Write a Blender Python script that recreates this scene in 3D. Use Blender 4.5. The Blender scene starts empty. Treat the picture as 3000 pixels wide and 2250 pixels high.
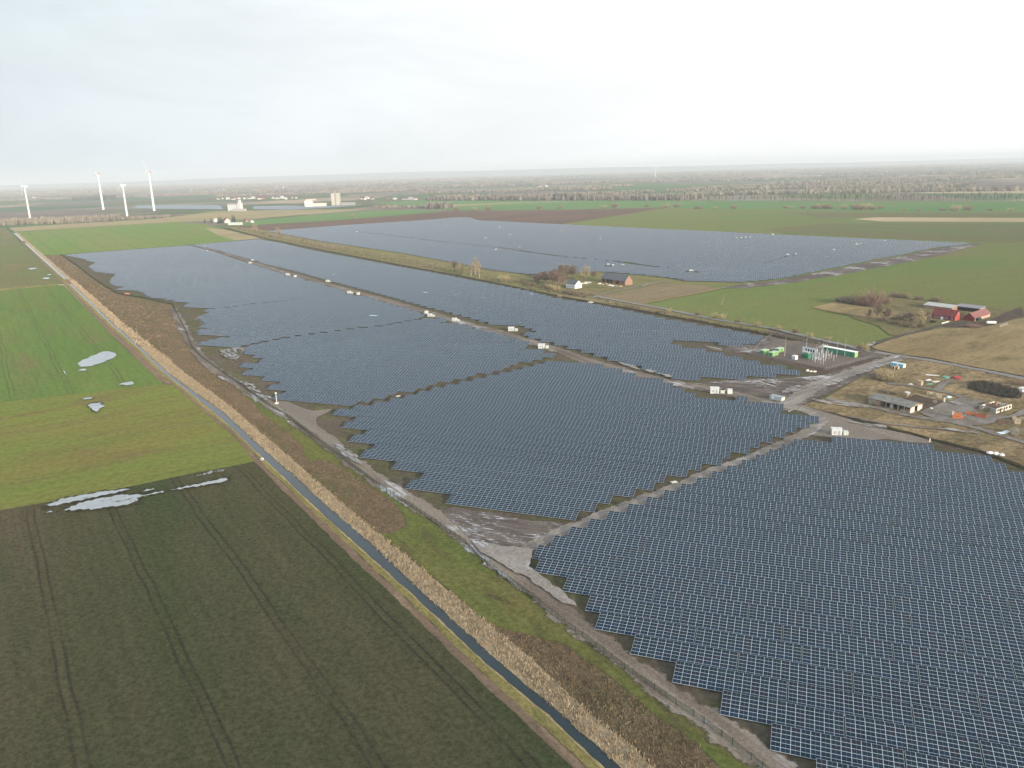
import bpy, bmesh, math, random
import numpy as np
from mathutils import Vector, Matrix
from mathutils.geometry import tessellate_polygon
random.seed(7); RNG = np.random.default_rng(7)
R = math.radians
sc = bpy.context.scene
COL = sc.collection

# ---------------------------------------------------------------- camera
CAM_H = 100.0; FPX = 2270.0; HOR_Y = 500.0; SLOPE = 0.0268; HAZE = .00009
ROLL = math.atan(SLOPE); PITCH = math.atan((1125 - HOR_Y) * math.cos(ROLL) / FPX)
CF = Vector((0, math.cos(PITCH), -math.sin(PITCH)))
_r0 = Vector((1, 0, 0)); _u0 = Vector((0, math.sin(PITCH), math.cos(PITCH)))
CR = math.cos(ROLL) * _r0 - math.sin(ROLL) * _u0
CU = math.sin(ROLL) * _r0 + math.cos(ROLL) * _u0
CPOS = Vector((0, 0, CAM_H))
cam_d = bpy.data.cameras.new('camera'); cam = bpy.data.objects.new('camera', cam_d); COL.objects.link(cam)
cam_d.sensor_fit = 'HORIZONTAL'; cam_d.sensor_width = 36; cam_d.lens = 36 * FPX / 3000
cam_d.clip_start = 1; cam_d.clip_end = 120000
cam.matrix_world = Matrix(((CR.x, CU.x, -CF.x, 0), (CR.y, CU.y, -CF.y, 0), (CR.z, CU.z, -CF.z, CAM_H), (0, 0, 0, 1)))
sc.camera = cam

def G(x, y, z=0.0):
    """ground survey: point of the plane at height z seen at (x, y) of the 3000 px photograph"""
    d = CF * FPX + CR * (x - 1500) - CU * (y - 1125)
    t = (CAM_H - z) / (-d.z)
    return CPOS + d * t
def PX(p):
    v = Vector(p) - CPOS; z = v.dot(CF)
    return 1500 + FPX * v.dot(CR) / z, 1125 - FPX * v.dot(CU) / z, z
def HGT(x, y, ytop):
    """height above ground of a point standing over the ground point (x, y) and seen at image row ytop"""
    b = G(x, y); lo, hi = 0.0, 300.0
    for _ in range(40):
        m = (lo + hi) / 2
        if PX((b.x, b.y, m))[1] > ytop: lo = m
        else: hi = m
    return lo

# ---------------------------------------------------------------- light
SUN_AZ = R(143); SUN_EL = R(14)          # clockwise from +Y
SUN_DIR = Vector((math.sin(SUN_AZ) * math.cos(SUN_EL), math.cos(SUN_AZ) * math.cos(SUN_EL), math.sin(SUN_EL)))
sun_d = bpy.data.lights.new('sun', 'SUN'); sun_d.energy = 4.8; sun_d.angle = R(1.5); sun_d.color = (1, .84, .64)
sun = bpy.data.objects.new('sun', sun_d); COL.objects.link(sun)
sun.rotation_euler = SUN_DIR.to_track_quat('Z', 'Y').to_euler()
world = bpy.data.worlds.new('World'); sc.world = world; world.use_nodes = True
sc.view_settings.view_transform = 'Standard'; sc.view_settings.look = 'None'
sc.view_settings.exposure = 0.20; sc.view_settings.gamma = 1.0
sc.cycles.max_bounces = 6; sc.cycles.diffuse_bounces = 2; sc.cycles.glossy_bounces = 2
sc.cycles.transparent_max_bounces = 12; sc.cycles.volume_bounces = 2
sc.cycles.use_denoising = True

class NT:
    """tiny node helper"""
    def __init__(s, nt): s.nt = nt; nt.nodes.clear()
    def n(s, t, **kw):
        nd = s.nt.nodes.new(t)
        for k, v in kw.items():
            if k.startswith('i_'):
                k = k[2:]; sk = nd.inputs[int(k)] if k.isdigit() else nd.inputs[k.replace('_', ' ')]
                if hasattr(v, 'is_output'): s.nt.links.new(v, sk)
                else: sk.default_value = v
            else: setattr(nd, k, v)
        return nd
    def math(s, op, a, b=None, c=None, clamp=False):
        nd = s.n('ShaderNodeMath', operation=op, use_clamp=clamp)
        for i, v in enumerate((a, b, c)):
            if v is None: continue
            if hasattr(v, 'is_output'): s.nt.links.new(v, nd.inputs[i])
            else: nd.inputs[i].default_value = v
        return nd.outputs[0]
    def mix(s, f, a, b):
        nd = s.n('ShaderNodeMix', data_type='RGBA')
        for i, v in ((0, f), (6, a), (7, b)):
            if hasattr(v, 'is_output'): s.nt.links.new(v, nd.inputs[i])
            elif i == 0: nd.inputs[0].default_value = v
            else: nd.inputs[i].default_value = (*v, 1) if len(v) == 3 else v
        return nd.outputs[2]
    def noise(s, vec, scale, detail=3, rough=.55, dist=0.0):
        return s.n('ShaderNodeTexNoise', i_Vector=vec, i_Scale=scale, i_Detail=detail, i_Roughness=rough, i_Distortion=dist).outputs[0]
    def ss(s, v, lo, hi, a=0.0, b=1.0):
        nd = s.n('ShaderNodeMapRange', interpolation_type='SMOOTHSTEP')
        s.nt.links.new(v, nd.inputs[0])
        for i, k in enumerate((lo, hi, a, b)): nd.inputs[i + 1].default_value = k
        return nd.outputs[0]
    def map(s, vec, rot=0.0, scale=(1, 1, 1)):
        m = s.n('ShaderNodeMapping', i_Vector=vec); m.inputs['Rotation'].default_value = (0, 0, rot)     # turn first, then stretch
        if scale == (1, 1, 1): return m.outputs[0]
        q = s.n('ShaderNodeMapping', i_Vector=m.outputs[0]); q.inputs['Scale'].default_value = scale
        return q.outputs[0]
    def link(s, a, b): s.nt.links.new(a, b)

# sky: physical sky behind a thin, uneven sheet of high cloud
w = NT(world.node_tree)
sky = w.n('ShaderNodeTexSky', sky_type='NISHITA', sun_disc=False, sun_elevation=SUN_EL, sun_rotation=SUN_AZ, air_density=1.2, dust_density=2.5)
tc = w.n('ShaderNodeTexCoord').outputs['Generated']
sx = w.n('ShaderNodeSeparateXYZ', i_0=tc)
cl_vec = w.n('ShaderNodeMapping', i_Vector=tc); cl_vec.inputs['Scale'].default_value = (1.0, 1.0, 3.2)
cn = w.noise(cl_vec.outputs[0], 1.6, 6, .55, .35)
dsun = w.n('ShaderNodeVectorMath', operation='DOT_PRODUCT', i_0=tc, i_1=(math.sin(R(62)), math.cos(R(62)), .42))
glow = w.math('POWER', w.ss(dsun.outputs['Value'], -.55, 1.05), 1.6)
cloud_c = w.mix(glow, (.60, .675, .725), (1.04, 1.03, 1.02))
back = w.math('ADD', 1.0, w.math('MULTIPLY', w.ss(w.math('MULTIPLY', sx.outputs[1], -1.0), -.35, .55, 0, 2.3), w.ss(sx.outputs[2], .10, .55, .12, 1.0)))   # unseen sky behind the camera, brightened to lift haze and ground light
tex = w.ss(w.noise(cl_vec.outputs[0], 2.6, 5, .6, .6), .30, .70, .93, 1.07)
cloud_c = w.n('ShaderNodeVectorMath', operation='SCALE', i_0=cloud_c, i_Scale=w.math('MULTIPLY', back, tex)).outputs[0]
veil = w.math('MAXIMUM', w.ss(sx.outputs[2], .30, .66, 1.0, .14), w.ss(sx.outputs[1], -.5, .2, .9, .0))
thick = w.math('MULTIPLY', w.ss(cn, .30, .72, .74, 1.0), veil)
nis = w.n('ShaderNodeVectorMath', operation='SCALE', i_0=sky.outputs[0], i_Scale=.23).outputs[0]
thick = w.math('MAXIMUM', thick, w.ss(sx.outputs[2], .10, .30, .985, .0))      # the veil closes towards the horizon
skyc = w.mix(thick, nis, cloud_c)
bg = w.n('ShaderNodeBackground', i_Color=skyc, i_Strength=1.0)
w.link(bg.outputs[0], w.n('ShaderNodeOutputWorld').inputs[0])

# ---------------------------------------------------------------- materials
CAN = R(146); CROSS = R(55)   # turn the canal direction (and its perpendicular) onto the y axis
MATS = {}
def newmat(name):
    m = bpy.data.materials.new(name); m.use_nodes = True; MATS[name] = m
    return m, NT(m.node_tree)
def surf(t, sh): t.link(sh, t.n('ShaderNodeOutputMaterial').inputs[0])
def pos(t): return t.n('ShaderNodeNewGeometry').outputs['Position']
def plain(name, c, rough=.7, spec=.3, metal=0.0, var=.18, scale=1.2):
    """painted or weathered solid: base colour with uneven dirt"""
    m, t = newmat(name)
    n = t.noise(t.n('ShaderNodeTexCoord').outputs['Object'], scale, 5, .65)
    col = t.mix(t.ss(n, .35, .75), c, tuple(k * (1 - 2 * var) for k in c))
    p = t.n('ShaderNodeBsdfPrincipled', i_Base_Color=col, i_Roughness=rough, i_Metallic=metal)
    p.inputs['Specular IOR Level'].default_value = spec
    surf(t, p.outputs[0]); return m
def field(name, c1, c2, c3=None, big=.012, ang=0.0, stretch=.35, fine=.35, tram=None, tram_c=(.05, .04, .032), contrast=(.36, .66), speck=.28):
    m, t = newmat(name); P = pos(t)
    v = t.map(P, ang, (1, stretch, 1))
    a = t.noise(v, big, 6, .6, .6)
    col = t.mix(t.ss(a, *contrast), c1, c2)
    if c3: col = t.mix(t.ss(t.noise(v, big * 3.1, 5, .62, .4), .50, .74), col, c3)
    rows = t.noise(t.map(P, ang, (1, .04, 1)), .55, 3, .6)
    f = t.noise(P, fine, 6, .72); g = t.noise(P, 3.0, 3, .7)
    br = t.math('ADD', t.math('ADD', t.ss(f, .25, .75, 1 - speck, 1 + speck), t.ss(rows, .3, .7, -.07, .07)), t.ss(g, .25, .75, -speck * .7, speck * .7))
    if tram:
        sp, off, gap, wid = tram
        sx_ = t.n('ShaderNodeSeparateXYZ', i_0=t.map(P, ang, (1, 1, 1))).outputs[0]
        wob = t.math('MULTIPLY', t.ss(t.noise(P, .02, 2), 0, 1, -1, 1), 1.2)
        d = t.math('MULTIPLY', t.math('SUBTRACT', t.math('FRACT', t.math('DIVIDE', t.math('ADD', t.math('ADD', sx_, off), wob), sp)), .5), sp)
        dd = t.math('ABSOLUTE', t.math('SUBTRACT', t.math('ABSOLUTE', d), gap / 2))
        mk = t.ss(dd, wid * .4, wid, 1, 0)
        mk = t.math('MULTIPLY', mk, t.ss(t.noise(P, .035, 4, .6), .36, .6, .35, .75))
        col = t.mix(mk, col, tram_c)
    cv = t.n('ShaderNodeVectorMath', operation='SCALE', i_0=col, i_Scale=br).outputs[0]
    b = t.n('ShaderNodeBsdfDiffuse', i_Color=cv, i_Roughness=.6)
    surf(t, b.outputs[0]); return m
def mud(name, c1, c2, wet=.5, ang=0.0, scale=.22, stretch=.18, wc=(.36, .35, .345), rag=False):
    """rutted wet mud: dark soil, paler dried crust and standing water in the ruts"""
    m, t = newmat(name); P = pos(t)
    v = t.map(P, ang, (1, stretch, 1))
    a = t.noise(v, scale * .45, 5, .6, .5)
    rut = t.noise(v, scale, 6, .68, 1.4)
    f = t.noise(P, 1.4, 5, .7)
    col = t.mix(t.ss(a, .35, .65), c1, c2)
    col = t.n('ShaderNodeVectorMath', operation='SCALE', i_0=col, i_Scale=t.ss(f, .25, .75, .68, 1.3)).outputs[0]
    patch = t.noise(P, .035, 3, .6)
    wm = t.ss(t.math('ADD', rut, t.math('MULTIPLY', t.math('SUBTRACT', patch, .5), .75)), .72 - wet * .3, .80 - wet * .3)
    d = t.n('ShaderNodeBsdfDiffuse', i_Color=col)
    wd = t.n('ShaderNodeBsdfDiffuse', i_Color=(*wc, 1)); wg = t.n('ShaderNodeBsdfGlossy', i_Color=(.95, .97, 1, 1), i_Roughness=.06)
    ws = t.n('ShaderNodeMixShader', i_0=.38, i_1=wd.outputs[0], i_2=wg.outputs[0])
    mx = t.n('ShaderNodeMixShader', i_0=wm, i_1=d.outputs[0], i_2=ws.outputs[0])
    if rag:      # the edge of a track breaks up into the ground beside it
        u = t.n('ShaderNodeSeparateXYZ', i_0=t.n('ShaderNodeUVMap', uv_map='uv').outputs[0]).outputs[0]
        e = t.math('MULTIPLY', t.math('MINIMUM', u, t.math('SUBTRACT', 1.0, u)), 2.0)
        e = t.math('ADD', e, t.math('MULTIPLY', t.math('SUBTRACT', t.noise(P, .30, 6, .7), .5), 1.5))
        mx = t.n('ShaderNodeMixShader', i_0=t.ss(e, .12, .34), i_1=t.n('ShaderNodeBsdfTransparent').outputs[0], i_2=mx.outputs[0])
    surf(t, mx.outputs[0]); return m
def twig_mat(name, c1, c2, scale=.5):
    m, t = newmat(name); P = pos(t)
    n = t.noise(P, scale, 4, .6)
    col = t.mix(t.ss(n, .32, .68), c1, c2)
    b = t.n('ShaderNodeBsdfDiffuse', i_Color=col); surf(t, b.outputs[0]); return m

ROW_ANG = R(-20.4)
UX, UY = math.cos(ROW_ANG), math.sin(ROW_ANG)
def panel_material():
    m, t = newmat('solar_glass')
    uv = t.n('ShaderNodeUVMap', uv_map='uv').outputs[0]
    s = t.n('ShaderNodeSeparateXYZ', i_0=uv); u, v = s.outputs[0], s.outputs[1]
    fu, fv = t.math('FRACT', u), t.math('FRACT', v)
    du = t.math('ABSOLUTE', t.math('SUBTRACT', fu, .5)); dv = t.math('ABSOLUTE', t.math('SUBTRACT', fv, .5))
    fr = t.math('MAXIMUM', t.math('GREATER_THAN', du, .5 - .023), t.math('MULTIPLY', t.math('GREATER_THAN', dv, .5 - .042), .95))
    mid = t.math('MULTIPLY', t.math('LESS_THAN', du, .011), .35)
    fr = t.math('MAXIMUM', fr, mid)
    oi = t.n('ShaderNodeObjectInfo').outputs['Random']
    cell = t.n('ShaderNodeCombineXYZ', i_0=t.math('FLOOR', u), i_1=t.math('FLOOR', v), i_2=t.math('MULTIPLY', oi, 97.0))
    wn = t.n('ShaderNodeTexWhiteNoise', noise_dimensions='3D', i_Vector=cell.outputs[0])
    hue = t.n('ShaderNodeSeparateColor', i_0=wn.outputs['Color'])
    c = t.mix(wn.outputs['Value'], (.006, .013, .024), (.009, .021, .042))
    c = t.mix(t.math('MULTIPLY', t.math('DIVIDE', t.math('FLOOR', t.math('MODULO', v, 6.0)), 5.0), .55), c, (.012, .017, .021))   # modules turn greyer towards the upper edge of a table
    c = t.mix(t.math('MULTIPLY', t.math('GREATER_THAN', hue.outputs[1], .82), .6), c, (.020, .017, .026))
    c = t.mix(t.math('MULTIPLY', t.math('GREATER_THAN', hue.outputs[2], .86), .6), c, (.011, .024, .026))
    # batches of darker modules, several tables long
    bt = t.noise(t.map(pos(t), -ROW_ANG, (.35, 1, 1)), .055, 2, .5)
    c = t.mix(t.ss(bt, .60, .70, 0, .5), c, (.007, .009, .014))
    glass = t.n('ShaderNodeBsdfPrincipled', i_Base_Color=c, i_Roughness=.12, i_IOR=1.36)
    fd = t.n('ShaderNodeBsdfPrincipled', i_Base_Color=(.35, .42, .465, 1), i_Roughness=.45)
    mx = t.n('ShaderNodeMixShader', i_0=fr, i_1=glass.outputs[0], i_2=fd.outputs[0])
    surf(t, mx.outputs[0]); return m
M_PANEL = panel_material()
def water_material(name, body, ior=1.5, rough=.05, fac=None):
    m, t = newmat(name); P = pos(t)
    n = t.noise(P, .12, 4, .6)
    col = t.mix(t.ss(n, .35, .65), body, tuple(k * .75 for k in body))
    b = t.n('ShaderNodeBump', i_Height=t.noise(P, 1.2, 3, .6), i_Strength=.04, i_Distance=.1)
    p = t.n('ShaderNodeBsdfPrincipled', i_Base_Color=col, i_Roughness=rough, i_IOR=ior, i_Normal=b.outputs[0])
    if fac is None: surf(t, p.outputs[0]); return m
    g = t.n('ShaderNodeBsdfGlossy', i_Color=(.95, .98, 1, 1), i_Roughness=rough, i_Normal=b.outputs[0])
    mx = t.n('ShaderNodeMixShader', i_0=fac, i_1=p.outputs[0], i_2=g.outputs[0])
    shore = t.ss(t.noise(t.map(P, CROSS, (1, .22, 1)), .55, 5, .7), .35, .40)      # stubble breaking the surface
    mx = t.n('ShaderNodeMixShader', i_0=shore, i_1=t.n('ShaderNodeBsdfTransparent').outputs[0], i_2=mx.outputs[0]); surf(t, mx.outputs[0]); return m
M_CANAL = water_material('canal_water', (.018, .028, .028), 1.56, .04)
M_PUDDLE = water_material('puddle_water', (.24, .245, .24), 1.4, .05, .28)
def mud_water():
    m, t = newmat('muddy_water'); P = pos(t)
    col = t.mix(t.ss(t.noise(P, .3, 4, .6), .35, .65), (.25, .225, .20), (.165, .14, .12))
    d = t.n('ShaderNodeBsdfDiffuse', i_Color=col); g = t.n('ShaderNodeBsdfGlossy', i_Color=(.95, .97, 1, 1), i_Roughness=.08)
    ws = t.n('ShaderNodeMixShader', i_0=.2, i_1=d.outputs[0], i_2=g.outputs[0])
    hole = t.ss(t.noise(t.map(P, CAN, (1, .16, 1)), .75, 6, .7, .6), .46, .54, 0, 1)
    mx = t.n('ShaderNodeMixShader', i_0=hole, i_1=t.n('ShaderNodeBsdfTransparent').outputs[0], i_2=ws.outputs[0]); surf(t, mx.outputs[0]); return m

def far_ground():
    m, t = newmat('farmland'); P = pos(t)
    v = t.map(P, R(8), (1, .9, 1))
    wv = t.n('ShaderNodeVectorMath', operation='ADD', i_0=v, i_1=t.n('ShaderNodeVectorMath', operation='SCALE', i_0=t.n('ShaderNodeTexNoise', i_Vector=P, i_Scale=.0012, i_Detail=2).outputs['Color'], i_Scale=220).outputs[0]).outputs[0]
    vo = t.n('ShaderNodeTexVoronoi', feature='F1', distance='CHEBYCHEV', i_Vector=wv, i_Scale=.0019, i_Randomness=.85)
    sp = t.n('ShaderNodeSeparateColor', i_0=vo.outputs['Color'])
    r = t.n('ShaderNodeValToRGB', i_0=sp.outputs[0])
    cr = r.color_ramp; cr.interpolation = 'CONSTANT'
    cols = [(0, (.095, .125, .055)), (.20, (.17, .14, .11)), (.40, (.12, .125, .075)), (.55, (.145, .115, .10)), (.70, (.08, .13, .06)), (.80, (.30, .235, .17)), (.90, (.19, .165, .125))]
    for i, (p_, c) in enumerate(cols):
        e = cr.elements[i] if i < 2 else cr.elements.new(p_)
        e.position = p_; e.color = (*c, 1)
    n = t.noise(P, .004, 6, .65); f = t.noise(P, .3, 4, .7)
    br = t.math('MULTIPLY', t.ss(n, .3, .7, .75, 1.2), t.ss(f, .3, .7, .8, 1.2))
    c = t.n('ShaderNodeVectorMath', operation='SCALE', i_0=r.outputs[0], i_Scale=br).outputs[0]
    surf(t, t.n('ShaderNodeBsdfDiffuse', i_Color=c).outputs[0]); return m

M_FAR = far_ground()
TR = lambda a: -a
# ---------------------------------------------------------------- mesh helpers
class MB:
    def __init__(s): s.v = []; s.f = []; s.mi = []; s.M = Matrix.Identity(4)
    def add(s, vs, fs, mi=0):
        b = len(s.v); s.v += [tuple(s.M @ Vector(p)) for p in vs]; s.f += [tuple(b + i for i in f) for f in fs]; s.mi += [mi] * len(fs); return s
    def box(s, x0, y0, z0, x1, y1, z1, mi=0):
        return s.add([(x0, y0, z0), (x1, y0, z0), (x1, y1, z0), (x0, y1, z0), (x0, y0, z1), (x1, y0, z1), (x1, y1, z1), (x0, y1, z1)],
                     [(0, 3, 2, 1), (4, 5, 6, 7), (0, 1, 5, 4), (1, 2, 6, 5), (2, 3, 7, 6), (3, 0, 4, 7)], mi)
    def cyl(s, a, b, r0, r1=None, n=10, mi=0):
        r1 = r0 if r1 is None else r1; a, b = Vector(a), Vector(b); d = (b - a).normalized()
        x = d.orthogonal().normalized(); y = d.cross(x)
        vs = [a + (x * math.cos(k * 2 * math.pi / n) + y * math.sin(k * 2 * math.pi / n)) * r0 for k in range(n)]
        vs += [b + (x * math.cos(k * 2 * math.pi / n) + y * math.sin(k * 2 * math.pi / n)) * r1 for k in range(n)]
        return s.add(vs, [(k, (k + 1) % n, n + (k + 1) % n, n + k) for k in range(n)] + [tuple(range(n - 1, -1, -1)), tuple(range(n, 2 * n))], mi)
    def prism(s, prof, y0, y1, mi=0):
        """profile in x-z, extruded along y"""
        n = len(prof)
        return s.add([(x, y0, z) for x, z in prof] + [(x, y1, z) for x, z in prof],
                     [tuple(range(n)), tuple(range(2 * n - 1, n - 1, -1))] + [(k, n + k, n + (k + 1) % n, (k + 1) % n) for k in range(n)], mi)
    def lump(s, c, r, n=2, amp=.2, mi=0, seed=0):
        bm = bmesh.new(); bmesh.ops.create_icosphere(bm, subdivisions=n, radius=1)
        rr = random.Random(seed)
        vs = []
        for v in bm.verts:
            k = 1 + rr.uniform(-amp, amp); vs.append((c[0] + v.co.x * r[0] * k, c[1] + v.co.y * r[1] * k, c[2] + v.co.z * r[2] * k))
        fs = [tuple(v.index for v in f.verts) for f in bm.faces]; bm.free()
        return s.add(vs, fs, mi)
    def mesh(s, name, *mats, smooth=False):
        me = bpy.data.meshes.new(name); me.from_pydata(s.v, [], s.f); me.update()
        for m in mats: me.materials.append(m)
        if len(mats) > 1: me.polygons.foreach_set('material_index', s.mi)
        if smooth: me.polygons.foreach_set('use_smooth', [True] * len(me.polygons))
        bm = bmesh.new(); bm.from_mesh(me); bmesh.ops.recalc_face_normals(bm, faces=bm.faces); bm.to_mesh(me); bm.free()
        return me
    def obj(s, name, mat, parent=None, **k): return link(name, s.mesh(name, *(mat if isinstance(mat, (list, tuple)) else [mat]), **k), parent)
def link(name, data, parent=None):
    o = bpy.data.objects.new(name, data); COL.objects.link(o)
    if parent: o.parent = parent
    return o
def thing(name, label, cat, loc=(0, 0, 0), rz=0.0, group=None):
    o = link(name, None); o.location = loc; o.rotation_euler = (0, 0, rz); o['label'] = label; o['category'] = cat
    o.empty_display_size = .5
    if group: o['group'] = group
    return o
def tag(o, label, cat, group=None):
    o['label'] = label; o['category'] = cat
    if group: o['group'] = group
    return o
def kind(o, k, label=None):
    o['kind'] = k
    if label: o['label'] = label
    return o
def dup(root, loc, rz=None, scale=None, label=None, group=None):
    r = root.copy(); COL.objects.link(r); r.location = loc
    if rz is not None: r.rotation_euler = (0, 0, rz)
    if scale is not None: r.scale = scale if hasattr(scale, '__len__') else (scale,) * 3
    if label: r['label'] = label
    if group: r['group'] = group
    for ch in list(root.children):
        c = ch.copy(); COL.objects.link(c); c.parent = r
        for g in ch.children:
            d = g.copy(); COL.objects.link(d); d.parent = c
    return r
def tri_mesh(name, V, F, mat, uv=None):
    V = np.asarray(V, np.float32); F = np.asarray(F, np.int32); k = F.shape[1]
    me = bpy.data.meshes.new(name); me.vertices.add(len(V)); me.vertices.foreach_set('co', V.ravel())
    me.loops.add(F.size); me.loops.foreach_set('vertex_index', F.ravel())
    me.polygons.add(len(F)); me.polygons.foreach_set('loop_start', np.arange(0, F.size, k, dtype=np.int32))
    if uv is not None:
        l = me.uv_layers.new(name='uv'); l.data.foreach_set('uv', np.asarray(uv, np.float32).ravel())
    me.polygons.foreach_set('use_smooth', np.zeros(len(F), bool)); me.materials.append(mat); me.update(calc_edges=True); me.validate(); return me

# ---------------------------------------------------------------- ground sheets
_lay = [0]
def lift():
    _lay[0] += 1; return .02 + .012 * _lay[0]
def rough(pts, amp, step, seed=1):
    rr = random.Random(seed); out = []; n = len(pts)
    for i in range(n):
        a, b = pts[i], pts[(i + 1) % n]; L = (b - a).length; k = max(1, min(60, int(L / step)))
        nn = Vector((-(b - a).y, (b - a).x)).normalized()
        for j in range(k):
            out.append(a.lerp(b, j / k) + (nn * rr.uniform(-amp, amp) if amp else Vector((0, 0))))
    return out
def sheet(name, px, mat, amp=0.0, step=4.0, z=None, world=False, seed=3):
    pts = [Vector(p) if world else G(*p).xy for p in px]
    if amp: pts = rough(pts, amp, step, seed)
    z = lift() if z is None else z
    vs = [Vector((p.x, p.y, z)) for p in pts]
    tris = tessellate_polygon([vs])
    me = bpy.data.meshes.new(name); fs = []
    for t in tris:
        a, b, c = (vs[i] for i in t)
        fs.append(t if (b - a).cross(c - a).z > 0 else t[::-1])
    me.from_pydata(vs, [], fs); me.materials.append(mat); me.update()
    return kind(link(name, me), 'structure')
def smooth_line(pts, it=2):
    for _ in range(it):
        q = [pts[0]]
        for a, b in zip(pts, pts[1:]): q += [a.lerp(b, .25), a.lerp(b, .75)]
        pts = q + [pts[-1]]
    return pts
def ribbon(name, px, width, mat, z=None, jag=.12, seed=5, it=2):
    pts = smooth_line([G(*p).xy for p in px], it); rr = random.Random(seed)
    z = lift() if z is None else z
    vs = []; fs = []
    fine = [pts[0]]
    for a, b in zip(pts, pts[1:]):
        k = max(1, min(40, int((b - a).length / 5)))
        fine += [a.lerp(b, (j + 1) / k) for j in range(k)]
    for i, p in enumerate(fine):
        d = (fine[min(i + 1, len(fine) - 1)] - fine[max(i - 1, 0)]).normalized(); nn = Vector((-d.y, d.x))
        wd = width / 2
        a = p + nn * wd * (1 + rr.uniform(-jag, jag)); b = p - nn * wd * (1 + rr.uniform(-jag, jag))
        vs += [(b.x, b.y, z), (a.x, a.y, z)]
        if i: fs.append((2 * i - 2, 2 * i, 2 * i + 1, 2 * i - 1))
    me = bpy.data.meshes.new(name); me.from_pydata(vs, [], fs); me.materials.append(mat); me.update()
    uv = me.uv_layers.new(name='uv')
    for p_ in me.polygons:
        for li in p_.loop_indices: vi = me.loops[li].vertex_index; uv.data[li].uv = (vi % 2, vi // 2)
    return kind(link(name, me), 'structure')
def inside(P, poly):
    x, y = P[:, 0], P[:, 1]; c = np.zeros(len(P), bool); n = len(poly)
    for i in range(n):
        x0, y0 = poly[i]; x1, y1 = poly[(i + 1) % n]
        if y0 == y1: continue
        k = ((y0 > y) != (y1 > y)) & (x < (x1 - x0) * (y - y0) / (y1 - y0) + x0); c ^= k
    return c
def scatter(px, dens, world=False):
    poly = [tuple(p) if world else tuple(G(*p).xy) for p in px]; A = np.array(poly)
    lo, hi = A.min(0), A.max(0); n = int(np.prod(hi - lo) * dens)
    P = RNG.uniform(lo, hi, (n, 2)); return P[inside(P, poly)]
def tufts(name, P, h, spread, blades, wid, mat, label):
    """leaning blades standing in clumps over the points P"""
    n = len(P); B = np.repeat(P, blades, 0); m = len(B)
    a = RNG.uniform(0, 2 * np.pi, m); r = RNG.uniform(0, spread, m)
    bx, by = B[:, 0] + np.cos(a) * r * .6, B[:, 1] + np.sin(a) * r * .6
    hh = np.repeat(RNG.uniform(.6, 1.25, n), blades) * RNG.uniform(.7, 1.2, m) * h
    ln = RNG.uniform(.1, .6, m) * hh; b2 = RNG.uniform(0, 2 * np.pi, m)
    wx, wy = np.cos(b2) * wid, np.sin(b2) * wid
    tx, ty = bx + np.cos(a) * ln, by + np.sin(a) * ln
    V = np.empty((m, 4, 3)); V[:, 0] = np.c_[bx - wx, by - wy, np.zeros(m)]; V[:, 1] = np.c_[bx + wx, by + wy, np.zeros(m)]
    V[:, 2] = np.c_[tx + wx * 1.1, ty + wy * 1.1, hh]; V[:, 3] = np.c_[tx - wx * .5, ty - wy * .5, hh * 1.05]
    F = np.arange(m * 4).reshape(m, 4)
    return kind(link(name, tri_mesh(name, V.reshape(-1, 3), F, mat)), 'stuff', label)

# ================================================================ THE SETTING
far = bpy.data.meshes.new('ground')
far.from_pydata([(-26000, -2500, 0), (26000, -2500, 0), (26000, 33000, 0), (-26000, 33000, 0)], [], [(0, 1, 2, 3)]); far.materials.append(M_FAR)
kind(link('ground', far), 'structure')

# low ridge along the horizon
def hills():
    m, t = newmat('wooded_hill'); P = pos(t)
    c = t.mix(t.ss(t.noise(P, .002, 5, .6), .35, .65), (.05, .055, .04), (.085, .085, .06))
    surf(t, t.n('ShaderNodeBsdfDiffuse', i_Color=c).outputs[0])
    nx, ny = 160, 9; V = []; F = []
    rr = [random.Random(k) for k in range(3)]
    ph = [rr[0].uniform(0, 6) for _ in range(12)]
    for j in range(ny):
        for i in range(nx):
            x = -25500 + 51000 * i / (nx - 1); y = 19000 + 12500 * j / (ny - 1)
            hgt = 95 + sum(math.sin(x / (900 + 1300 * k) + ph[k] + y / 4000 * (k % 3)) * (7 + 5 * k) / (1 + k * .25) for k in range(5))
            hgt *= (.85 + .35 * (1 - abs(x - 3000) / 26000)); hgt *= math.sin(math.pi * j / (ny - 1)) ** .6
            V.append((x, y, max(0, hgt) + (.5 if 0 < j < ny - 1 else -.5)))
    for j in range(ny - 1):
        for i in range(nx - 1): F.append((j * nx + i, j * nx + i + 1, (j + 1) * nx + i + 1, (j + 1) * nx + i))
    me = bpy.data.meshes.new('hills'); me.from_pydata(V, [], F); me.materials.append(m)
    kind(link('hills', me), 'structure')
hills()

F_DARK = field('winter_crop_dark', (.034, .043, .020), (.056, .049, .031), (.031, .043, .020), .010, CAN, .3, .9, (21.5, 10.5, 2.0, .42), (.026, .020, .017), speck=.36)
F_YEL = field('winter_crop_yellow', (.088, .116, .030), (.110, .106, .034), (.100, .074, .040), .014, CROSS, .22, .45, (26, 6, 2.0, .35), (.07, .075, .025), speck=.22)
F_GRN = field('winter_crop_green', (.066, .106, .030), (.086, .114, .034), (.092, .090, .040), .012, CAN, .3, .5, (24, 14, 2.2, .5), (.055, .060, .032), speck=.22)
F_OLV = field('stubble_olive', (.095, .090, .045), (.080, .100, .040), (.12, .095, .06), .01, CAN, .4, .4, speck=.2)
F_FGR = field('winter_crop_far', (.085, .135, .035), (.105, .135, .042), (.12, .12, .05), .006, CAN, .3, .3, (36, 4, 3.0, .8), (.06, .075, .03), speck=.15)
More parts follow.
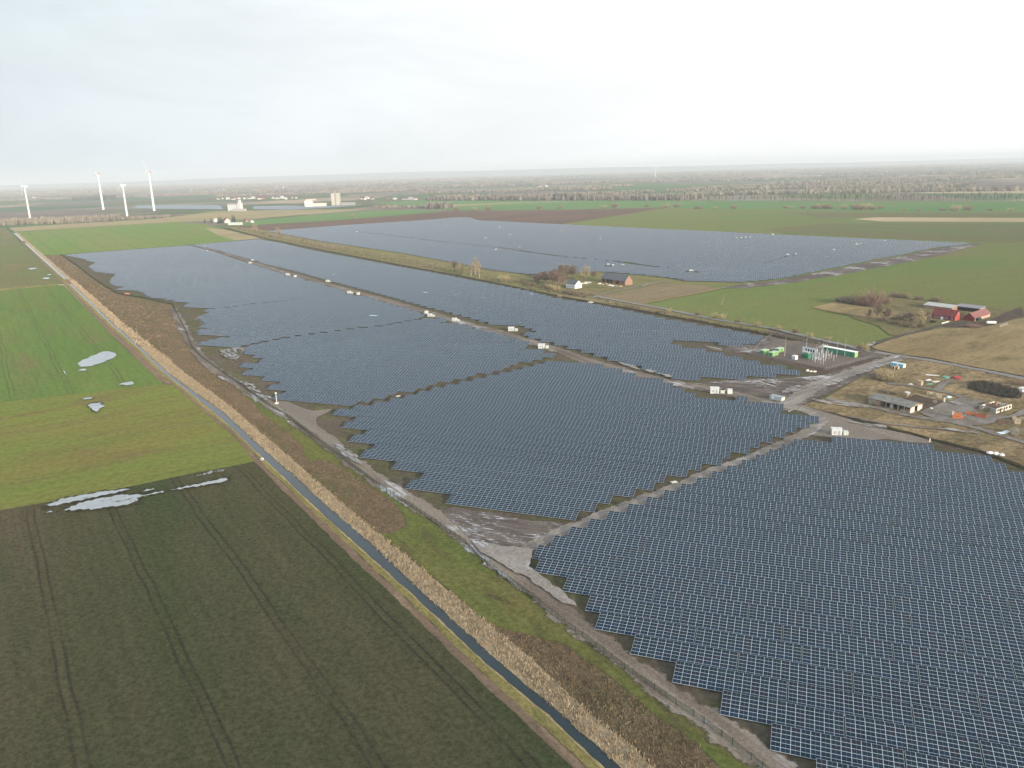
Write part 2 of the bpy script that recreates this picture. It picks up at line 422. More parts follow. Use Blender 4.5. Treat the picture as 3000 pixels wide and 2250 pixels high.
F_GR2 = field('winter_crop_open', (.088, .118, .040), (.106, .116, .044), (.120, .102, .054), .0065, CROSS, .25, .4, speck=.2)
F_TAN = field('dry_meadow', (.20, .155, .085), (.15, .115, .065), (.10, .085, .045), .03, CROSS, .35, .6, speck=.3)
F_TANF = field('dry_meadow_far', (.20, .165, .10), (.16, .145, .08), None, .01, CROSS, .3, .2, speck=.12)
F_PLO = field('ploughed', (.095, .066, .052), (.075, .054, .044), (.11, .08, .062), .006, CROSS, .3, .3, speck=.12)
F_PLG = field('pale_stubble', (.30, .235, .16), (.25, .20, .13), None, .01, CROSS, .3, .3, speck=.1)
F_GRF = field('far_green', (.060, .130, .045), (.085, .135, .050), None, .003, CROSS, .25, .2, speck=.1)
F_GRASS = field('bank_grass', (.070, .088, .026), (.098, .092, .034), (.058, .050, .028), .07, CAN, .25, .9, speck=.35)
F_BANK = field('bank_dry_grass', (.17, .145, .060), (.115, .105, .042), (.09, .095, .035), .12, CAN, .2, 1.0, speck=.35)
F_LIP = field('canal_lip', (.25, .20, .10), (.19, .155, .08), None, .3, CAN, .2, 1.2, speck=.3)
F_DIRT = field('field_margin', (.125, .088, .066), (.10, .078, .055), (.16, .12, .085), .12, CAN, .15, .9, speck=.25)
F_WEED = field('weed_soil', (.10, .072, .048), (.075, .066, .036), (.12, .088, .058), .07, CAN, .4, .8, speck=.4)
F_PARK = field('park_soil', (.070, .057, .047), (.058, .057, .032), (.072, .080, .032), .05, CAN, .5, .6, speck=.35)
F_PARKG = field('park_grass', (.070, .080, .030), (.075, .066, .042), (.06, .09, .025), .06, CROSS, .4, .7, speck=.3)
F_VERGE = field('verge_grass', (.105, .110, .045), (.135, .115, .065), (.09, .08, .045), .03, CAN, .2, .5, speck=.25)
F_YARD = field('yard_grass', (.19, .145, .085), (.125, .098, .056), (.085, .066, .046), .05, CROSS, .5, .5, speck=.5, contrast=(.42, .58))
F_GARD = field('garden_grass', (.10, .092, .045), (.125, .105, .058), (.06, .06, .03), .05, CAN, .5, .5, speck=.35)
M_TRK = mud('track_mud', (.120, .095, .078), (.200, .168, .138), .38, CAN, .5, .10, (.30, .28, .265), rag=True)
M_TRKX = mud('cross_track_mud', (.16, .14, .12), (.27, .24, .21), .30, CROSS, .5, .10, (.33, .31, .30), rag=True)
M_RUT = mud('rutted_mud', (.085, .068, .060), (.135, .112, .098), .50, R(112), .75, .22, (.27, .25, .235))
M_GRAV = mud('gravel', (.205, .175, .145), (.17, .145, .122), -.2, CAN)
M_ROAD = mud('gravel_road', (.23, .215, .20), (.19, .175, .16), .05, CAN, rag=True)
M_SOIL = field('bare_soil', (.075, .055, .045), (.055, .045, .038), (.09, .07, .05), .1, CAN, .5, .8, speck=.3)
M_CONC = mud('old_concrete', (.21, .19, .17), (.135, .115, .095), .16, CROSS, .35, .4); M_CONCR = mud('lane_concrete', (.21, .19, .17), (.14, .12, .10), .16, CROSS, .35, .4, rag=True)
M_DITCH = field('ditch', (.030, .026, .018), (.040, .038, .022), None, .2, CAN, .3, .8, speck=.3)

# far fields, back to front
sheet('field', [(1089, 592), (1250, 588), (1606, 588), (2000, 587), (2500, 590), (3060, 589), (3060, 640), (2400, 640), (1960, 610), (1589, 616), (1311, 616), (1200, 606)], F_GRF)
sheet('field', [(1140, 604), (1250, 602), (1606, 590), (1700, 588), (1560, 594), (1300, 606)], F_TANF)
sheet('field', [(2480, 563), (2560, 559), (3060, 555), (3060, 566), (2700, 566)], F_PLG)
sheet('field', [(25, 667), (339, 648), (470, 640), (640, 618), (924, 614), (1090, 612), (1030, 618), (880, 630), (740, 642), (500, 651), (384, 658), (203, 669), (43, 679)], F_TANF)
sheet('field', [(640, 650), (737, 646), (941, 627), (1081, 617), (1244, 615), (1298, 617), (1244, 625), (1136, 634), (1000, 645), (768, 659), (690, 662)], F_GRF)
sheet('field', [(655, 664), (768, 658), (1000, 644), (1244, 624), (1312, 617), (1589, 615), (1826, 611), (1962, 607), (1945, 611), (1775, 638), (1653, 657), (1589, 659), (1379, 645), (1250, 650), (1009, 664), (785, 684), (715, 674)], F_PLO)
sheet('field', [(1653, 656), (1775, 637), (1955, 609), (2200, 613), (2600, 618), (3300, 620), (3300, 950), (2900, 902), (2760, 890), (2640, 872), (2456, 882), (2400, 902), (2580, 930), (2660, 975), (2600, 998), (2545, 1015), (2475, 1012), (2333, 979), (2250, 960), (2100, 936), (1956, 905), (1700, 850), (1750, 800), (2000, 700)], F_GR2)
sheet('field', [(2300, 622), (3300, 626), (3300, 636), (2560, 636), (2400, 640)], F_OLV)
sheet('field', [(2502, 642), (2565, 637), (3300, 640), (3300, 651), (2588, 649)], F_PLG)
sheet('field', [(2240, 672), (2420, 655), (3300, 655), (3300, 705), (2950, 712), (2842, 708), (2541, 697), (2300, 686)], F_OLV)
sheet('field', [(43, 681), (203, 670), (384, 659), (510, 650), (600, 657), (655, 672), (720, 686), (790, 692), (760, 702), (573, 717), (197, 748), (128, 748), (100, 728), (70, 702)], F_FGR)
sheet('field', [(600, 668), (655, 672), (720, 686), (790, 692), (760, 701), (690, 704), (640, 690)], F_TANF)
sheet('verge', [(640, 662), (720, 668), (790, 676), (941, 706), (1178, 741), (1450, 792), (1560, 808), (1765, 797), (1912, 808), (2007, 823), (2162, 829), (2272, 823), (2060, 842), (1891, 889), (1956, 908), (2100, 938), (2250, 964), (2260, 985), (2180, 972), (2050, 948), (1851, 909), (1624, 871), (1405, 823), (1178, 781), (1009, 749), (839, 714), (770, 700)], F_VERGE)
sheet('field', [(1743, 867), (1848, 853), (1920, 834), (1993, 831), (2094, 842), (2112, 846), (2000, 867), (1891, 889), (1820, 880)], field('fallow', (.15, .12, .075), (.12, .095, .065), (.10, .10, .05), .03, CROSS, .3, .4, speck=.2))
sheet('path', [(2090, 846), (2170, 834), (2269, 823), (2417, 795), (2525, 772), (2634, 751), (2742, 729), (2851, 713), (2880, 716), (2760, 746), (2640, 772), (2450, 808), (2300, 832), (2180, 846)], M_RUT, 1.5, 12)
# left of the canal
sheet('field', [(-700, 640), (20, 668), (60, 712), (188, 832), (0, 846), (-700, 905)], F_OLV)
sheet('path', [(-700, 905), (0, 846), (170, 832), (170, 838), (0, 853), (-700, 914)], F_BANK)
sheet('field', [(-900, 930), (0, 852), (160, 836), (188, 837), (260, 912), (360, 1016), (480, 1124), (470, 1130), (0, 1182), (-900, 1290)], F_GRN)
sheet('field', [(-900, 1288), (0, 1181), (470, 1128), (506, 1128), (590, 1200), (665, 1263), (712, 1310), (750, 1352), (692, 1366), (570, 1388), (407, 1423), (203, 1463), (0, 1498), (-900, 1670)], F_YEL)
sheet('field', [(-900, 1668), (0, 1497), (203, 1462), (407, 1422), (570, 1387), (692, 1365), (744, 1356), (792, 1402), (857, 1467), (925, 1528), (1052, 1655), (1179, 1772), (1381, 1972), (1544, 2124), (1760, 2330), (1500, 3600), (-900, 3600)], F_DARK)
# canal, its margins and banks, surveyed edge by edge
L_field = [(25, 668), (60, 707), (188, 833), (320, 975), (380, 1032), (470, 1120), (506, 1128), (590, 1200), (665, 1263), (712, 1310), (745, 1354), (792, 1402), (857, 1467), (925, 1530), (1052, 1657), (1179, 1774), (1381, 1974), (1544, 2126), (1720, 2290)]
L_bank = [(30, 674), (64, 708), (190, 829), (326, 962), (392, 1022), (476, 1102), (524, 1134), (606, 1203), (676, 1262), (726, 1312), (765, 1354), (812, 1402), (872, 1458), (945, 1526), (1074, 1650), (1203, 1768), (1405, 1964), (1576, 2120), (1760, 2285)]
L_wat = [(40, 683), (70, 711), (196, 826), (331, 957), (400, 1018), (484, 1098), (540, 1140), (620, 1204), (692, 1268), (743, 1318), (770, 1344), (832, 1402), (888, 1456), (960, 1522), (1090, 1640), (1216, 1752), (1420, 1944), (1607, 2100), (1780, 2264)]
R_wat = [(47, 683), (76, 711), (206, 826), (342, 957), (412, 1018), (500, 1098), (558, 1140), (648, 1204), (718, 1266), (772, 1318), (800, 1342), (870, 1402), (928, 1456), (1000, 1520), (1128, 1632), (1243, 1742), (1460, 1940), (1633, 2086), (1827, 2262)]
R_reed = [(50, 680), (82, 708), (216, 822), (372, 958), (448, 1018), (540, 1094), (600, 1138), (690, 1206), (762, 1270), (812, 1312), (850, 1342), (914, 1402), (976, 1454), (1044, 1517), (1180, 1624), (1322, 1745), (1528, 1910), (1718, 2085), (1930, 2262)]
FENCE = [(177, 747), (217, 774), (268, 814), (311, 843), (347, 863), (434, 878), (506, 895), (521, 926), (542, 966), (553, 995), (565, 1024), (594, 1053), (644, 1089), (705, 1132), (759, 1172), (800, 1200), (839, 1222), (873, 1250), (924, 1288), (975, 1326), (1026, 1366), (1093, 1417), (1144, 1452), (1209, 1494), (1266, 1532), (1307, 1561), (1364, 1600), (1421, 1652), (1470, 1694), (1531, 1738), (1617, 1806), (1686, 1858), (1747, 1904), (1829, 1966), (1890, 2010), (1951, 2052), (2032, 2106), (2114, 2166), (2200, 2234), (2300, 2316)]
sheet('field_margin', L_field + L_bank[::-1], F_DIRT, .25, 3)
sheet('canal_bank', L_bank + L_wat[::-1], F_BANK, .25, 3)
sheet('weed_strip', [(128, 747), (177, 747)] + FENCE[1:] + R_reed[::-1][:-2], F_WEED)
def cut(px, a, b): return [p for p in px if a <= p[1] <= b]
sheet('canal_bank', R_wat[:3] + [(240, 850), (216, 822), (120, 742), (60, 684)], F_BANK)
sheet('canal', L_wat + R_wat[::-1], M_CANAL)
for q in ([(66, 706), (84, 706), (90, 713), (68, 714)], [(186, 820), (216, 816), (234, 824), (204, 833)], [(440, 1050), (480, 1036), (506, 1056), (470, 1072)]):
    sheet('path', q, F_DIRT if q[0][0] < 400 else F_TAN, .4, 2)
sheet('reed_bed', R_wat + R_reed[::-1], field('reed_litter', (.27, .21, .135), (.19, .15, .095), None, .2, CAN, .3, 1.0, speck=.35), .3, 3)
# yellow lip of cut grass along the water
for side, off in ((L_wat, -1), (None, 0)):
    if side:
        a = [G(*p).xy for p in side]; nn = Vector((-math.sin(R(-56)), math.cos(R(-56))))
        sheet('canal_lip', a + [p - nn * .42 for p in a[::-1]], F_LIP, .18, 2, world=True)
# grass strips along the fence
sheet('grass_strip', [(508, 897), (521, 926), (542, 966), (565, 1024), (594, 1053), (644, 1089), (705, 1132), (800, 1200), (873, 1250), (975, 1326), (1093, 1417), (1209, 1494), (1307, 1561), (1421, 1652), (1531, 1738), (1686, 1858), (1829, 1966), (1951, 2052), (2114, 2166), (2300, 2316), (2160, 2290), (2073, 2222), (2032, 2178), (1910, 2090), (1808, 2006), (1707, 1929), (1666, 1896), (1585, 1872), (1483, 1850), (1440, 1836), (1330, 1745), (1190, 1625), (1120, 1570), (1150, 1566), (1190, 1545), (1185, 1508), (1144, 1469), (1076, 1420), (1009, 1376), (948, 1346), (925, 1352), (900, 1352), (890, 1316), (839, 1266), (781, 1222), (744, 1184), (690, 1137), (669, 1121), (597, 1071), (550, 1022), (535, 970)], F_GRASS, .5, 4)

# ground of the solar park
ditch = [(2500, 1231), (2568, 1249), (2658, 1272), (2737, 1294), (2816, 1312), (2884, 1330), (2952, 1356), (3060, 1400)]
park = FENCE + [(2600, 2560), (3900, 2560), (3900, 1700)] + ditch[::-1] + [(2450, 1218), (2400, 1200), (2420, 1170), (2600, 1075), (2545, 1035), (2475, 1018), (2333, 984), (2238, 972), (2050, 944), (1851, 906), (1624, 868), (1405, 822), (1178, 780), (1009, 748), (839, 713), (761, 699), (573, 717), (197, 745)]
sheet('park_ground', park, F_PARK)
sheet('farm_yard', [(2350, 1190), (2424, 1166), (2600, 1060), (2660, 1050), (2750, 1062), (2850, 1082), (3000, 1110), (3400, 1190), (3900, 1700), (3060, 1392), (2952, 1352), (2884, 1327), (2816, 1310), (2737, 1292), (2658, 1270), (2568, 1247), (2500, 1229), (2440, 1212)], F_YARD)
sheet('meadow', [(2552, 1018), (2600, 1000), (2640, 987), (2700, 972), (2749, 963), (2884, 958), (3000, 933), (3300, 860), (3300, 1165), (3000, 1104), (2839, 1074), (2726, 1051), (2636, 1040), (2568, 1026)], F_TAN)
sheet('garden', [(2452, 883), (2560, 874), (2640, 872), (2760, 886), (2900, 900), (3000, 916), (3000, 932), (2884, 960), (2749, 965), (2660, 983), (2610, 985), (2570, 955), (2500, 935)], F_GARD)
sheet('meadow', [(2376, 903), (2444, 886), (2552, 904), (2640, 915), (2600, 935), (2560, 936), (2535, 933), (2466, 921)], F_TAN, .6, 6)
sheet('yard_soil', [(2752, 958), (2800, 940), (2860, 946), (2900, 938), (2990, 900), (3000, 928), (2900, 957), (2800, 963)], M_SOIL, .8, 4)
sheet('garden', [(1640, 838), (1720, 842), (1760, 822), (1838, 838), (1870, 838), (1830, 850), (1745, 868), (1690, 862)], F_GARD, 1, 6)
# substation compound and site yards
sheet('compound', [(2160, 1010), (2250, 985), (2350, 1004), (2600, 1042), (2560, 1060), (2420, 1092), (2200, 1040), (2150, 1035)], mud('compound_gravel', (.155, .125, .108), (.125, .102, .09), .02, CROSS), 1, 5)
sheet('bund', [(2164, 1036), (2190, 1034), (2416, 1084), (2560, 1050), (2590, 1056), (2425, 1100), (2410, 1098)], M_SOIL, .6, 4)
sheet('puddle_mud', [(2120, 1030), (2150, 1000), (2250, 985), (2262, 1010), (2200, 1035)], M_RUT, 1, 5)
sheet('yard_mud', [(2000, 1128), (2100, 1120), (2200, 1112), (2330, 1110), (2420, 1100), (2600, 1046), (2640, 1046), (2560, 1090), (2470, 1130), (2400, 1165), (2330, 1195), (2240, 1180), (2120, 1158), (2020, 1140)], M_RUT, 1, 6)
sheet('yard_gravel', [(2310, 1188), (2350, 1190), (2440, 1218), (2500, 1236), (2568, 1252), (2658, 1276), (2737, 1298), (2720, 1304), (2600, 1290), (2500, 1292), (2400, 1280), (2352, 1276), (2390, 1256), (2402, 1236)], M_GRAV, 1, 6)
# tracks and lanes
ribbon('service_road', [(560, 716), (600, 727), (700, 756), (770, 779), (850, 803), (940, 828), (1020, 852), (1100, 872), (1180, 896), (1260, 919), (1340, 943), (1420, 966), (1500, 986), (1570, 1008), (1640, 1030), (1720, 1060), (1800, 1083), (1900, 1108), (2000, 1130), (2120, 1150), (2230, 1180), (2330, 1202)], 11.5, M_TRK)
ribbon('perimeter_track', [(505, 905), (530, 945), (560, 1010), (600, 1060), (660, 1105), (730, 1150), (790, 1188), (850, 1225), (910, 1262), (970, 1310), (1040, 1362), (1110, 1412), (1190, 1462), (1290, 1520), (1370, 1580), (1450, 1640), (1540, 1715), (1630, 1785), (1720, 1855), (1820, 1935), (1920, 2008), (2020, 2080), (2140, 2166), (2300, 2280)], 8.0, M_TRK, jag=.25)
sheet('gravel_fan', [(806, 1176), (845, 1180), (880, 1196), (920, 1206), (975, 1202), (960, 1212), (925, 1226), (928, 1250), (975, 1280), (1010, 1310), (985, 1316), (900, 1258), (850, 1218)], M_GRAV, .5, 4)
sheet('mud_flat', [(1290, 1500), (1330, 1490), (1420, 1505), (1560, 1528), (1660, 1540), (1720, 1530), (1700, 1545), (1620, 1570), (1560, 1600), (1470, 1625), (1400, 1600)], M_RUT, .8, 4)
ribbon('cross_track', [(1480, 1660), (1545, 1615), (1620, 1575), (1728, 1530), (1836, 1487), (1941, 1447), (2033, 1408), (2122, 1373), (2208, 1340), (2283, 1308), (2350, 1276), (2400, 1248), (2412, 1232), (2385, 1214), (2330, 1198), (2230, 1178)], 6.6, M_TRKX)
ribbon('hedge_lane', [(1743, 869), (1848, 889), (1956, 908), (2065, 932), (2173, 951), (2252, 962), (2333, 981), (2414, 1000), (2475, 1013), (2536, 1030), (2622, 1043), (2703, 1055), (2794, 1071), (2884, 1089), (3000, 1112), (3200, 1156)], 5.8, M_ROAD)
ribbon('farm_lane', [(2560, 1034), (2538, 1019), (2568, 1006), (2636, 987), (2703, 970), (2760, 956), (2800, 946), (2850, 950)], 3.6, mud('farm_lane_mud', (.075, .066, .058), (.11, .10, .09), .1, CROSS, rag=True))
ribbon('barn_lane', [(1735, 874), (1755, 866), (1800, 855), (1860, 843), (1900, 834), (1960, 826)], 3.2, M_ROAD)
ribbon('field_path', [(1880, 893), (1960, 876), (2060, 858), (2110, 846)], 3.0, F_TAN)
ribbon('site_road', [(2640, 1046), (2600, 1060), (2516, 1085), (2435, 1115), (2380, 1140), (2330, 1170), (2300, 1200)], 11.0, M_TRKX)
ribbon('yard_lane', [(2420, 1172), (2470, 1180), (2550, 1194), (2620, 1212), (2680, 1225), (2760, 1236), (2840, 1252), (2900, 1270), (3000, 1300), (3150, 1345)], 4.2, M_CONCR)
ribbon('yard_path', [(2480, 1222), (2560, 1240), (2640, 1250), (2720, 1258), (2800, 1266), (2870, 1272)], 3.0, M_TRK)
ribbon('yard_lane', [(2600, 1126), (2680, 1136), (2760, 1150), (2830, 1170), (2860, 1190), (2810, 1205), (2740, 1216)], 3.6, M_CONCR)
ribbon('yard_lane', [(2740, 1146), (2775, 1120), (2800, 1116)], 4.0, M_CONCR)
sheet('yard_concrete', [(2690, 1212), (2750, 1185), (2830, 1165), (2880, 1180), (2850, 1200), (2872, 1218), (2960, 1224), (3000, 1202), (3010, 1216), (2930, 1235), (2880, 1250), (2820, 1250), (2740, 1230)], M_CONC, .8, 4)
sheet('yard_soil', [(2590, 1190), (2690, 1160), (2760, 1180), (2740, 1196), (2700, 1206), (2640, 1200)], M_SOIL, 1, 5)
ribbon('ditch', ditch, 2.4, M_DITCH, jag=.3)
ribbon('ditch', [(660, 668), (770, 698), (839, 712), (1009, 747), (1178, 779), (1405, 821), (1624, 868), (1851, 908), (2050, 946), (2238, 980), (2330, 1000)], 4.5, M_DITCH, jag=.3)
# standing water
M_MUDW = mud_water()
def margin():
    m, t = newmat('soaked_soil'); P = pos(t)
    d = t.n('ShaderNodeBsdfDiffuse', i_Color=t.mix(t.ss(t.noise(P, 1.2, 4, .6), .3, .7), (.062, .058, .034), (.040, .036, .024)))
    mx = t.n('ShaderNodeMixShader', i_0=t.ss(t.noise(t.map(P, CROSS, (1, .4, 1)), .45, 5, .65), .40, .56), i_1=t.n('ShaderNodeBsdfTransparent').outputs[0], i_2=d.outputs[0]); surf(t, mx.outputs[0]); return m
M_MARGIN = margin()
def pud(px, amp=.35, step=1.5, seed=9):
    x = sum(p[0] for p in px) / len(px); y = sum(p[1] for p in px) / len(px)
    field_side = y > 1400 and x < 700 or x < 450
    if field_side and y > 1160:
        sheet('wet_margin', [(x + (p[0] - x) * 1.18, y + (p[1] - y) * 1.25) for p in px], M_MARGIN, amp * 2, step, seed=seed + 1)
    sheet('puddle', px, M_PUDDLE if field_side else M_MUDW, amp, step, seed=seed)
k = 2.765
Z5 = lambda L: [(x / k, 680 + y / k) for x, y in L]
pud(Z5([(625, 1080), (650, 1055), (720, 1025), (800, 990), (840, 976), (890, 974), (935, 990), (945, 1010), (930, 1028), (860, 1055), (740, 1095), (660, 1102)]), .7, 3)
pud(Z5([(632, 1132), (660, 1120), (690, 1116), (704, 1126), (680, 1136)]), .4, 2)
pud(Z5([(228, 303), (250, 293), (300, 296), (290, 304), (250, 310)]), 1, 4); pud(Z5([(342, 380), (370, 372), (410, 376), (395, 386), (355, 387)]), 1, 4); pud(Z5([(380, 350), (410, 344), (418, 350), (395, 355)]), .8, 4)
pud(Z5([(958, 1246), (1000, 1232), (1070, 1222), (1090, 1232), (1086, 1245), (1030, 1252)]), .4, 2); pud(Z5([(660, 1367), (700, 1354), (760, 1350), (740, 1362), (690, 1370)]), .3, 2)
pud(Z5([(705, 1418), (740, 1402), (820, 1394), (822, 1412), (848, 1424), (812, 1444), (790, 1470), (760, 1466), (745, 1440)]), .5, 2); pud(Z5([(513, 1135), (522, 1132), (538, 1160), (530, 1166)]), .1, 2)
k2 = 2.458
ZP = lambda L: [(x / k2, 1200 + y / k2) for x, y in L]
for L in ([(330, 705), (450, 660), (600, 632), (700, 615), (830, 598), (930, 585), (942, 593), (860, 608), (800, 625), (650, 655), (500, 690), (370, 713)], [(330, 763), (352, 752), (380, 745), (366, 762)],
          [(460, 744), (520, 716), (600, 685), (700, 662), (760, 650), (880, 632), (1050, 630), (1120, 615), (1170, 605), (1178, 614), (1090, 632), (1010, 650), (970, 690), (900, 710), (800, 716), (700, 735), (600, 738)],
          [(1000, 612), (1060, 594), (1112, 584), (1092, 600)], [(1230, 598), (1330, 574), (1450, 550), (1540, 528), (1630, 512), (1642, 530), (1550, 552), (1450, 566), (1300, 592)], [(1400, 496), (1460, 478), (1520, 460), (1612, 447), (1612, 462), (1540, 474), (1450, 492)]): pud(ZP(L), .6, .8)
def pud_clay(px): sheet('puddle', px, M_CLAY, .5, 1.5)
M_CLAY = mud('wet_clay', (.26, .235, .21), (.21, .185, .165), .32, CAN, .3, .3, (.30, .28, .26))
pud_clay([(1385, 1592), (1430, 1600), (1470, 1606), (1520, 1612), (1560, 1618), (1556, 1640), (1552, 1668), (1575, 1690), (1610, 1715), (1660, 1750), (1690, 1785), (1650, 1775), (1600, 1740), (1550, 1705), (1500, 1680), (1450, 1650), (1410, 1625)])
pud([(2062, 1016), (2085, 1020), (2110, 1026), (2122, 1034), (2100, 1033), (2075, 1026)], .5, 2)
pud([(2210, 1120), (2240, 1116), (2285, 1118), (2270, 1128), (2290, 1132), (2260, 1142), (2225, 1136), (2200, 1128)], .9, 2.5); pud([(2520, 1090), (2560, 1076), (2590, 1072), (2583, 1080), (2540, 1096), (2500, 1108), (2498, 1100)], .5, 2.5)
pud([(2300, 1143), (2340, 1132), (2372, 1138), (2390, 1142), (2340, 1152), (2290, 1158)], .9, 2.5); pud([(2400, 1132), (2440, 1118), (2490, 1112), (2460, 1128), (2420, 1138)], 1.2, 2.5)
pud([(2360, 1172), (2420, 1180), (2480, 1186), (2540, 1196), (2548, 1202), (2490, 1198), (2420, 1188)], .3, 2); pud([(2480, 1240), (2530, 1246), (2596, 1254), (2600, 1262), (2540, 1256)], .4, 2)
pud([(2776, 1183), (2796, 1182), (2830, 1192), (2810, 1196)], .3, 2); pud([(2742, 1262), (2790, 1262), (2830, 1270), (2780, 1272)], .3, 2)
for q in ([(570, 935), (596, 925), (606, 930), (590, 940), (572, 942)], [(585, 980), (640, 977), (664, 985), (650, 990), (600, 986)], [(640, 1030), (700, 1022), (735, 1024), (712, 1040), (690, 1062), (660, 1054)], [(700, 1120), (740, 1130), (770, 1160), (796, 1172), (780, 1180), (745, 1160)],
          [(975, 1306), (1010, 1312), (1050, 1345), (1060, 1368), (1030, 1362), (1000, 1335)], [(1340, 946), (1400, 960), (1440, 966), (1400, 972)], [(1800, 1060), (1850, 1072), (1880, 1090), (1840, 1082)], [(1900, 1082), (1985, 1110), (1960, 1112), (1890, 1092)]): pud(q, .9, 2)
for q in ([(2840, 724), (2800, 731), (2815, 733)], [(2630, 757), (2662, 758), (2650, 762), (2632, 762)], [(2476, 786), (2510, 785), (2500, 790), (2478, 789)], [(2390, 806), (2416, 804), (2408, 808)], [(1876, 842), (1900, 832), (1904, 836), (1885, 844)], [(2538, 1017), (2560, 1006), (2568, 1009), (2550, 1020)]): pud(q, .6, 3)
sheet('field', [(880, 757), (930, 756), (945, 762), (900, 764)], M_CONC)

# ================================================================ SOLAR TABLES
U2 = np.array([UX, UY]); N2 = np.array([-UY, UX])
TILT = R(10.5); MW, MH, ZB = 1.652, .985, .92; PLAN = 6 * MH * math.cos(TILT); RISE = 6 * MH * math.sin(TILT)
def uv_of(q):
    """surveyed corner -> (u, v) of the row grid; 'b' marks a lower table edge, 't' an upper one"""
    x, y = q[0], q[1]; m = q[2] if len(q) > 2 else 'c'
    if m == 'b': p = G(x, y, ZB); s = PLAN / 2
    elif m == 't': p = G(x, y, ZB + RISE); s = -PLAN / 2
    else: p = G(x, y, ZB + RISE / 2); s = 0
    a = np.array([p.x, p.y]); return float(a @ U2), float(a @ N2) + s
BLK_A = [(1571, 1599, 't'), (1669, 1545, 't'), (1783, 1497, 't'), (1889, 1458, 't'), (1988, 1420, 't'), (2078, 1384, 't'), (2167, 1349, 't'), (2247, 1318, 't'), (2320, 1288, 't'), (2354, 1273, 't'), (2735, 1299, 't'), (2745, 1305, 't'), (2917, 1338, 't'), (2925, 1350, 't'), (3010, 1384, 't'), (3500, 1480, 't'), (3700, 2300, 'b'), (2600, 2460, 'b'), (2420, 2330, 'b'), (2255, 2209, 'b'), (2107, 2106, 'b'), (1970, 2000, 'b'), (1845, 1921, 'b'), (1740, 1848, 'b'), (1713, 1792, 'b'), (1647, 1733, 'b'), (1565, 1680, 'b'), (1556, 1640, 'b')]
BLK_B = [(982, 1200, 't'), (1030, 1188, 't'), (1090, 1178, 't'), (1136, 1168, 't'), (1180, 1158, 't'), (1262, 1136, 't'), (1340, 1118, 't'), (1420, 1100, 't'), (1500, 1082, 't'), (1580, 1062, 't'), (1616, 1053, 't'), (1732, 1059, 't'), (1821, 1077, 't'), (1882, 1098, 't'), (1986, 1116, 't'), (2010, 1140, 't'), (2180, 1160, 't'), (2301, 1184, 't'), (2312, 1204, 't'), (2404, 1221, 't'), (2402, 1242, 'b'), (2336, 1270, 'b'), (2265, 1300, 'b'), (2189, 1330, 'b'), (2147.5, 1349.5, 'b'), (2057, 1384, 'b'), (1960, 1422, 'b'), (1854, 1463, 'b'), (1747, 1503, 'b'), (1693, 1526, 'b'), (1306, 1475, 'b'), (1186, 1434, 'b'), (1143, 1380, 'b'), (1046, 1346, 'b'), (1016, 1298, 'b'), (993, 1257, 'b'), (967, 1219, 'b')]
BLK_C = [(197, 745, 't'), (380, 731, 't'), (556, 718, 't'), (620, 740, 'b'), (690, 764, 'b'), (770, 789, 'b'), (850, 812, 'b'), (940, 838, 'b'), (1020, 862, 'b'), (1100, 884, 'b'), (1180, 908, 'b'), (1260, 930, 'b'), (1330, 948, 'b'), (1395, 972, 'b'), (1440, 980, 'b'), (1500, 998, 'b'), (1548, 1008, 'b'), (1536, 1022, 'b'), (1640, 1038, 't'), (1622, 1048, 'b'), (1575, 1057, 'b'), (1506, 1075, 'b'), (1436, 1097, 'b'), (1364, 1112, 'b'), (1286, 1130, 'b'), (1205, 1151, 'b'), (1121, 1170, 'b'), (1027, 1191, 'b'), (808, 1171, 'b'), (790, 1168, 'b'), (838, 1152, 't'), (768, 1142, 'b'), (820, 1124, 't'), (754, 1116, 'b'), (752, 1104, 't'), (696, 1099, 'b'), (742, 1086, 't'), (684, 1079, 'b'), (722, 1062, 't'), (768, 1056, 't'), (720, 1048, 'b'), (766, 1036, 't'), (718, 1032, 'b'), (742, 1016, 't'), (582, 1008, 'b'), (640, 988, 't'), (694, 980, 't'), (592, 974, 't'), (570, 962, 'b'), (612, 944, 't'), (574, 932, 'b'), (628, 908, 't'), (530, 900, 'b'), (556, 886, 't'), (499, 884, 'b'), (492, 876, 't'), (430, 873, 'b'), (428, 852, 't'), (340, 848, 'b'), (382, 836, 't'), (340, 832, 't'), (318, 827, 'b'), (322, 816, 'b'), (350, 800, 't'), (278, 798, 'b'), (256, 782, 'b'), (288, 766, 't'), (248, 764, 'b'), (262, 758, 't'), (236, 758, 'b')]
